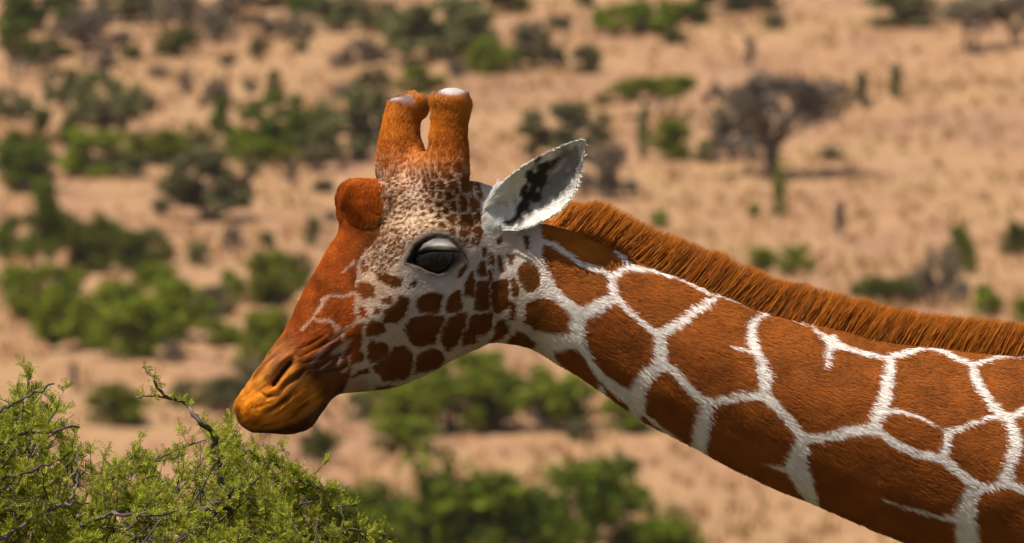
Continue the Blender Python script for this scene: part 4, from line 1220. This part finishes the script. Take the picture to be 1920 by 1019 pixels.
marks = [(1445, 250, 'the large grey flat-topped acacia'), (1225, 180, 'the green flat-topped acacia'), (825, 60, 'the wide olive tree high on the slope'), (390, 350, 'the pale olive bush on bare sand'),
         (78, 450, 'the tallest dark bush of the thicket'), (245, 600, 'the biggest mid green thicket bush'), (865, 960, 'the largest bush at the slope foot'), (1690, 30, 'the olive dome-shaped bush'),
         (1762, 530, 'the pale grey twiggy bush'), (500, 520, 'the bright green rounded bush'), (675, 240, 'the grey green forked tree'), (35, 80, 'the tall dark tree at the top'), (758, 820, 'the low bright green bush'), (530, 250, 'the large dark thicket crown'), (1062, 250, 'the wide grey olive bush')]
used = {}
rows_ = []
for k_, (u, v, w, h, form, kind, lab) in enumerate(SH):
    key = (form, kind, k_ % 2 if form != 'round' else k_ % 3)
    if key not in protos:
        Vc, Fc, Vk, Fk = shrub_proto(form, 100 + len(protos) * 7, kind == 'grey')
        cm = mesh_np('crown', Vc, Fc); cm.materials.append(M_leaf[kind])
        km = mesh_np('trunk', Vk, Fk); km.materials.append(m_bark)
        km.polygons.foreach_set('use_smooth', np.ones(len(km.polygons), bool))
        protos[key] = (cm, km)
    cm, km = protos[key]
    p, s = ground_hit(u, v)
    sc = s / DIST / 1000
    if not lab:
        area_px = w * h
        size = 'small' if area_px < 2600 else ('large' if area_px > 11000 else 'mid-sized')
        mk = min(marks, key=lambda q: math.hypot(q[0] - u, (q[1] - v + h / 2) * 1.6))
        dv = (v - h / 2) - mk[1]
        rel = 'uphill of' if dv < -38 else ('downhill of' if dv > 38 else 'level with')
        lab = f"{size} {desc[(form, kind)]} {rel} {mk[2]}"
        own = False
    else:
        own = True
    used.setdefault(lab, []).append(k_)
    nm_ = {'round': 'shrub', 'broad': 'thorn_bush', 'upright': 'upright_shrub', 'flat': 'acacia_tree'}[form]
    t = empty(nm_, p, label=lab, category='tree' if form == 'flat' else 'shrub')
    t.rotation_euler = (0, 0, random.uniform(0, 6.28))
    dpt = random.uniform(.85, 1.1)
    t.scale = (w * sc * 1.22, w * sc * 1.18 * dpt, h * sc * 1.14)
    rows_.append((t, lab, form, kind))
    c = obj('crown', cm, None, t, smooth=False)
    q = obj('trunk', km, None, t, smooth=False)
for lab, ks in used.items():          # look-alikes of clearly different size say which one they are
    if len(ks) > 1 and len(lab.split()) <= 14:
        hs_ = sorted(ks, key=lambda k: SH[k][3])
        if SH[hs_[-1]][3] > 1.12 * SH[hs_[-2]][3]:
            rows_[hs_[-1]][0]['label'] = lab + (', the taller' if len(ks) == 2 else ', the tallest')
        if SH[hs_[0]][3] * 1.12 < SH[hs_[1]][3]:
            rows_[hs_[0]][0]['label'] = lab + (', the shorter' if len(ks) == 2 else ', the shortest')
        if len(ks) == 2 and rows_[ks[0]][0]['label'] == rows_[ks[1]][0]['label']:
            ws_ = sorted(ks, key=lambda k: SH[k][2])
            if SH[ws_[1]][2] > 1.12 * SH[ws_[0]][2]:
                rows_[ws_[0]][0]['label'] = lab + ', the narrower'
                rows_[ws_[1]][0]['label'] = lab + ', the wider'
for t, lab, form, kind in rows_:
    t['group'] = 'look-alikes: ' + lab if len(used[lab]) > 1 else {'green': 'green shrubs of the slope', 'dark': 'dark shrubs of the slope', 'deep': 'deep green shrubs at the slope foot', 'olive': 'olive shrubs of the slope', 'grey': 'dry grey shrubs of the slope'}[kind]
# ================================================================== THE THORN BUSH BEING BROWSED
m_twig, nt, b, _ = new_mat('thorn_twig')
tc = node(nt, 'ShaderNodeTexCoord'); n = node(nt, 'ShaderNodeTexNoise', Scale=60.0, Detail=5.0); nt.links.new(tc.outputs['Object'], n.inputs['Vector'])
nt.links.new(ramp(nt, n.outputs['Fac'], [(.3, (.030, .019, .017)), (.55, (.085, .055, .048)), (.75, (.20, .155, .13))]), b.inputs['Base Color']); b.inputs['Roughness'].default_value = .85
bmp = node(nt, 'ShaderNodeBump', Strength=.6, Distance=.004); nt.links.new(n.outputs['Fac'], bmp.inputs['Height']); nt.links.new(bmp.outputs[0], b.inputs['Normal'])
m_old, nt, b, _ = new_mat('grey_old_wood')
tc = node(nt, 'ShaderNodeTexCoord'); n = node(nt, 'ShaderNodeTexNoise', Scale=45.0, Detail=5.0); nt.links.new(tc.outputs['Object'], n.inputs['Vector'])
nt.links.new(ramp(nt, n.outputs['Fac'], [(.3, (.06, .045, .038)), (.7, (.20, .155, .13))]), b.inputs['Base Color']); b.inputs['Roughness'].default_value = .9
m_thorn, nt, b, _ = new_mat('white_thorn')
b.inputs['Base Color'].default_value = (.55, .50, .42, 1); b.inputs['Roughness'].default_value = .5
M_bush = leaf_mat('thorn_leaf', (.20, .25, .014), (.42, .48, .035), (.66, .70, .11), .45)

bush = empty('thorn_bush', (-.78, .10, 0), label='thorny bright green acacia bush under the giraffe\'s muzzle', category='bush')
bo = np.array([-.78, .10, 0])
br = np.random.default_rng(21)
hub = np.array([-.78, .10, 1.75])
# stems traced where they show; y is the real depth of each
T_ = [
 ('dark', -.10, [(270, 686, 2), (287, 712, 3), (312, 742, 4.5), (345, 757, 5), (372, 787, 6.5), (398, 812, 7.5), (406, 860, 8.5), (413, 908, 9), (418, 940, 10), (432, 985, 10), (400, 1100, 13)]),
 ('dark', -.10, [(312, 742, 3.5), (285, 742, 2.5), (262, 746, 1.5)]),
 ('dark', -.20, [(374, 958, 9), (395, 948, 9.5), (420, 936, 9), (450, 915, 6), (478, 905, 4), (500, 884, 3), (506, 862, 2)]),
 ('dark', -.36, [(-60, 800, 6), (0, 772, 5), (40, 750, 4.5), (72, 733, 3.5), (99, 716, 2)]),
 ('dark', -.38, [(-60, 862, 6), (0, 832, 5), (60, 812, 4), (110, 808, 3.5), (150, 798, 2)]),
 ('dark', -.38, [(-60, 935, 6), (0, 900, 5), (50, 884, 4), (100, 868, 3), (140, 845, 2)]),
 ('old', -.30, [(-40, 1040, 8), (0, 1012, 7.5), (45, 986, 7), (80, 966, 6.5), (110, 950, 6), (140, 946, 5), (168, 942, 3)]),
 ('old', -.29, [(110, 950, 6), (135, 930, 5.5), (148, 890, 5), (142, 855, 3.5), (150, 830, 2)]),
 ('old', -.15, [(0, 968, 4), (30, 960, 5), (70, 950, 4), (105, 948, 3)]),
 ('dark', -.36, [(150, 985, 6), (190, 968, 5.5), (240, 966, 5), (300, 966, 3.5), (335, 955, 2)]),
 ('dark', -.05, [(334, 930, 4), (334, 885, 3), (335, 842, 2)]),
 ('dark', -.16, [(410, 876, 4), (440, 856, 3.5), (469, 848, 3), (490, 865, 2.5), (520, 872, 1.5)]),
 ('old', -.20, [(660, 1030, 2), (648, 985, 1.6), (637, 948, 1)]),
 ('dark', -.05, [(180, 1010, 5), (205, 940, 4), (225, 880, 3), (262, 845, 2)]),
 ('dark', .02, [(250, 1030, 5), (280, 930, 4), (290, 870, 3), (300, 845, 1.5)]),
 ('dark', .05, [(520, 1050, 5), (540, 970, 4), (548, 910, 2.5), (552, 880, 1.5)]),
 ('dark', -.14, [(440, 1040, 6), (500, 985, 5), (560, 950, 3.5), (600, 935, 2)]),
 ('dark', -.10, [(560, 1060, 5), (610, 1010, 3.5), (660, 995, 2.5), (705, 1000, 1.5)]),
]
twig_paths = []
def ppath(pts, y):
    P = catmull([np.append(px(u, v, y + .03 * math.sin(u * .05 + v * .03)), r / 1000) for u, v, r in pts], max(8, 5 * len(pts)))
    P[:, :3] += br.normal(0, .0017, (len(P), 3)) + .004 * np.stack([vnoise(P[:, :3] * 45 + 7 * k) for k in range(3)], 1); P[:, 3] *= br.uniform(.8, 1.25, len(P))
    return P
for kind, y, pts in T_:
    P = ppath(pts, y)
    V_, F_ = tube(P[:, :3] - bo, np.maximum(P[:, 3] * (.70 if kind == 'dark' else .48), .0011), 7)
    obj('branch', mesh_np('branch', V_, F_), m_twig if kind == 'dark' else m_old, bush)
    twig_paths.append((P[:, :3], 1.0 if kind == 'dark' else .15))
# trunk and limbs below the picture
tk = catmull([(-.80, .12, -.05, .060), (-.77, .10, .5, .052), (-.80, .09, 1.1, .045), (-.78, .10, 1.75, .040)], 16)
V_, F_ = tube(tk[:, :3] - bo, tk[:, 3], 10)
obj('trunk', mesh_np('trunk', V_, F_), m_old, bush)
limb_ends = []
for i in range(12):
    u, v = -260 + 85 * i + br.uniform(-30, 30), br.uniform(1060, 1180)
    y = br.uniform(-.35, .42)
    e = px(u, v, y)
    P = catmull([hub, hub * .55 + e * .45 + br.normal(0, .05, 3) - np.array([0, 0, .06]), e], 10)
    V_, F_ = tube(P - bo, np.linspace(.022, .009, 10), 7)
    obj('limb', mesh_np('limb', V_, F_), m_old, bush)
    limb_ends.append(e)
limb_ends = np.array(limb_ends)
# fill twigs: grow up and out from the limbs to points spread through the canopy
OUT = [(-400, 760), (-200, 700), (-40, 712), (20, 722), (60, 712), (104, 718), (120, 745), (140, 790), (178, 815), (190, 850), (225, 856), (262, 842), (300, 846), (330, 848), (356, 842), (372, 806), (440, 806), (462, 826), (512, 846), (548, 872), (560, 905), (604, 940), (622, 985), (690, 1000), (720, 1010), (760, 1060), (700, 1200), (-400, 1200)]
Tw = []
cnt = 0
while cnt < 640:
    u, v = br.uniform(-330, 740), br.uniform(700, 1160)
    sd = poly_sd(np.array([u]), np.array([v]), OUT)[0]
    if sd < 3: continue
    if u < -60 and br.random() < .5: continue
    if v > 1040 and br.random() < .6: continue
    y = br.uniform(-.34, .34) * min(1, .35 + sd / 160) - .05
    if abs(u - 400) < 26 and 795 < v < 945 and y < .02: y = br.uniform(.05, .3)
    tip_ = px(u, v, y)
    le = limb_ends[np.argmin(np.linalg.norm(limb_ends - tip_, axis=1) + br.uniform(0, .12, len(limb_ends)))]
    dirn = norm(norm(tip_ - le) + np.array([br.normal(0, .35) + .9 * float(sstep(260, 60, np.array(u)) if False else np.clip((260 - u) / 200, 0, 1)), br.normal(0, .25), br.normal(-.1, .2)]))
    ll = br.uniform(.09, .22)
    st = tip_ - dirn * ll
    mid = (st + tip_) / 2 + br.normal(0, .012, 3)
    P = catmull([st, mid, tip_], 9) + br.normal(0, .0008, (9, 3))
    Tw.append(tube(P - bo, np.linspace(.0024, .0007, 9), 4))
    twig_paths.append((P, 1.0))
    for q in range(br.integers(1, 4)):          # side shoots
        t0 = P[br.integers(2, 8)]
        e = t0 + norm(dirn * .6 + br.normal(0, .6, 3) + np.array([0, 0, .3])) * br.uniform(.03, .07)
        Ps = catmull([t0, (t0 + e) / 2 + br.normal(0, .004, 3), e], 5)
        Tw.append(tube(Ps - bo, np.linspace(.0013, .0005, 5), 3))
        twig_paths.append((Ps, 1.0))
    cnt += 1
V_, F_ = join_parts(Tw)
obj('twigs', mesh_np('twigs', V_, F_), m_twig, bush, kind='stuff')
# leaves: tufts of little feathered leaves at every node
nodes_, nd_ = [], []
for P, den in twig_paths:
    Ls_ = np.concatenate([[0], np.cumsum(np.linalg.norm(np.diff(P, axis=0), axis=1))])
    k = max(1, int(Ls_[-1] / .0125 * den))
    t = np.sort(br.uniform(0, Ls_[-1], k))
    nodes_.append(np.stack([np.interp(t, Ls_, P[:, c]) for c in range(3)], 1))
    g_ = norm(np.gradient(P, axis=0))
    nd_.append(np.stack([np.interp(t, Ls_, g_[:, c]) for c in range(3)], 1))
nodes_ = np.concatenate(nodes_); nd_ = np.concatenate(nd_)
nuv = np.column_stack([960 + 1000 * nodes_[:, 0] / ((nodes_[:, 1] + DIST) / DIST), 509.5 - 1000 * (nodes_[:, 2] - ZC)])
pn = vnoise(nodes_ * 16) + .6 * vnoise(nodes_ * 40)
keep = (pn > -.30)
nodes_, nd_ = nodes_[keep], nd_[keep]
nl = 5
C = np.repeat(nodes_, nl, 0)
D = norm(np.repeat(nd_, nl, 0) * .35 + br.normal(0, .75, (len(C), 3)) + np.array([0, -.1, .55]))
Ln = br.uniform(.011, .024, len(C))
S_ = norm(np.cross(D, norm(br.normal(0, 1, (len(C), 3)) + np.array([0, 0, .6]))))
Np = np.cross(S_, D)
lv = []
for j in range(5):
    f = .18 + .2 * j
    ll = (.0052 - .0028 * abs(f - .5)) 
    for sg in (-1, 1):
        c = C + D * (Ln * f)[:, None] - Np * (Ln * .15 * f * f)[:, None]
        tipv = c + (S_ * sg * .9 + D * .55 + Np * .25) * ll * br.uniform(.8, 1.3, (len(C), 1))
        wd = D * .00125
        lv.append(np.stack([c - wd * .6, c + (tipv - c) * .55 - wd * 1.1, tipv, c + (tipv - c) * .5 + wd * 1.2], 1))
lv = np.stack(lv, 1).reshape(-1, 3)
obj('leaves', mesh_np('leaves', lv - bo, np.arange(len(lv)).reshape(-1, 4)), M_bush, bush, smooth=False, kind='stuff')
# paired white thorns
ti = br.choice(len(nodes_), min(520, len(nodes_)), replace=False)
Th = []
for i in ti:
    for sg in range(2):
        dd = norm(norm(br.normal(0, 1, 3)) + np.array([0, -.2, .3]))
        ll = br.uniform(.010, .034)
        Th.append(tube(np.array([nodes_[i], nodes_[i] + dd * ll * .5, nodes_[i] + dd * ll]) - bo, np.array([.0009, .0006, .0001]), 3))
V_, F_ = join_parts(Th)
obj('thorns', mesh_np('thorns', V_, F_), m_thorn, bush, kind='stuff')
# ================================================================== THE AIR OVER THE SLOPE
m_haze = bpy.data.materials.new('haze'); m_haze.use_nodes = True
nt = m_haze.node_tree; nt.nodes.clear()
out = nt.nodes.new('ShaderNodeOutputMaterial'); pv = nt.nodes.new('ShaderNodeVolumePrincipled')
pv.inputs['Color'].default_value = (.98, .96, .97, 1)
pv.inputs['Density'].default_value = .00006
pv.inputs['Anisotropy'].default_value = .2
nt.links.new(pv.outputs[0], out.inputs['Volume'])
lo, hi = float(Zg.min()) - 1.0, float(Zg.max()) + 3.0
bx = np.array([(x, y, z) for x in (-3010, 3010) for y in (-3010, 3310) for z in (lo, hi)], float)
bf = np.array([(0, 1, 3, 2), (4, 6, 7, 5), (0, 4, 5, 1), (2, 3, 7, 6), (0, 2, 6, 4), (1, 5, 7, 3)])
obj('haze', mesh_np('haze', bx, bf), m_haze, smooth=False, kind='stuff', label='thin warm air over the far slope', category='haze')
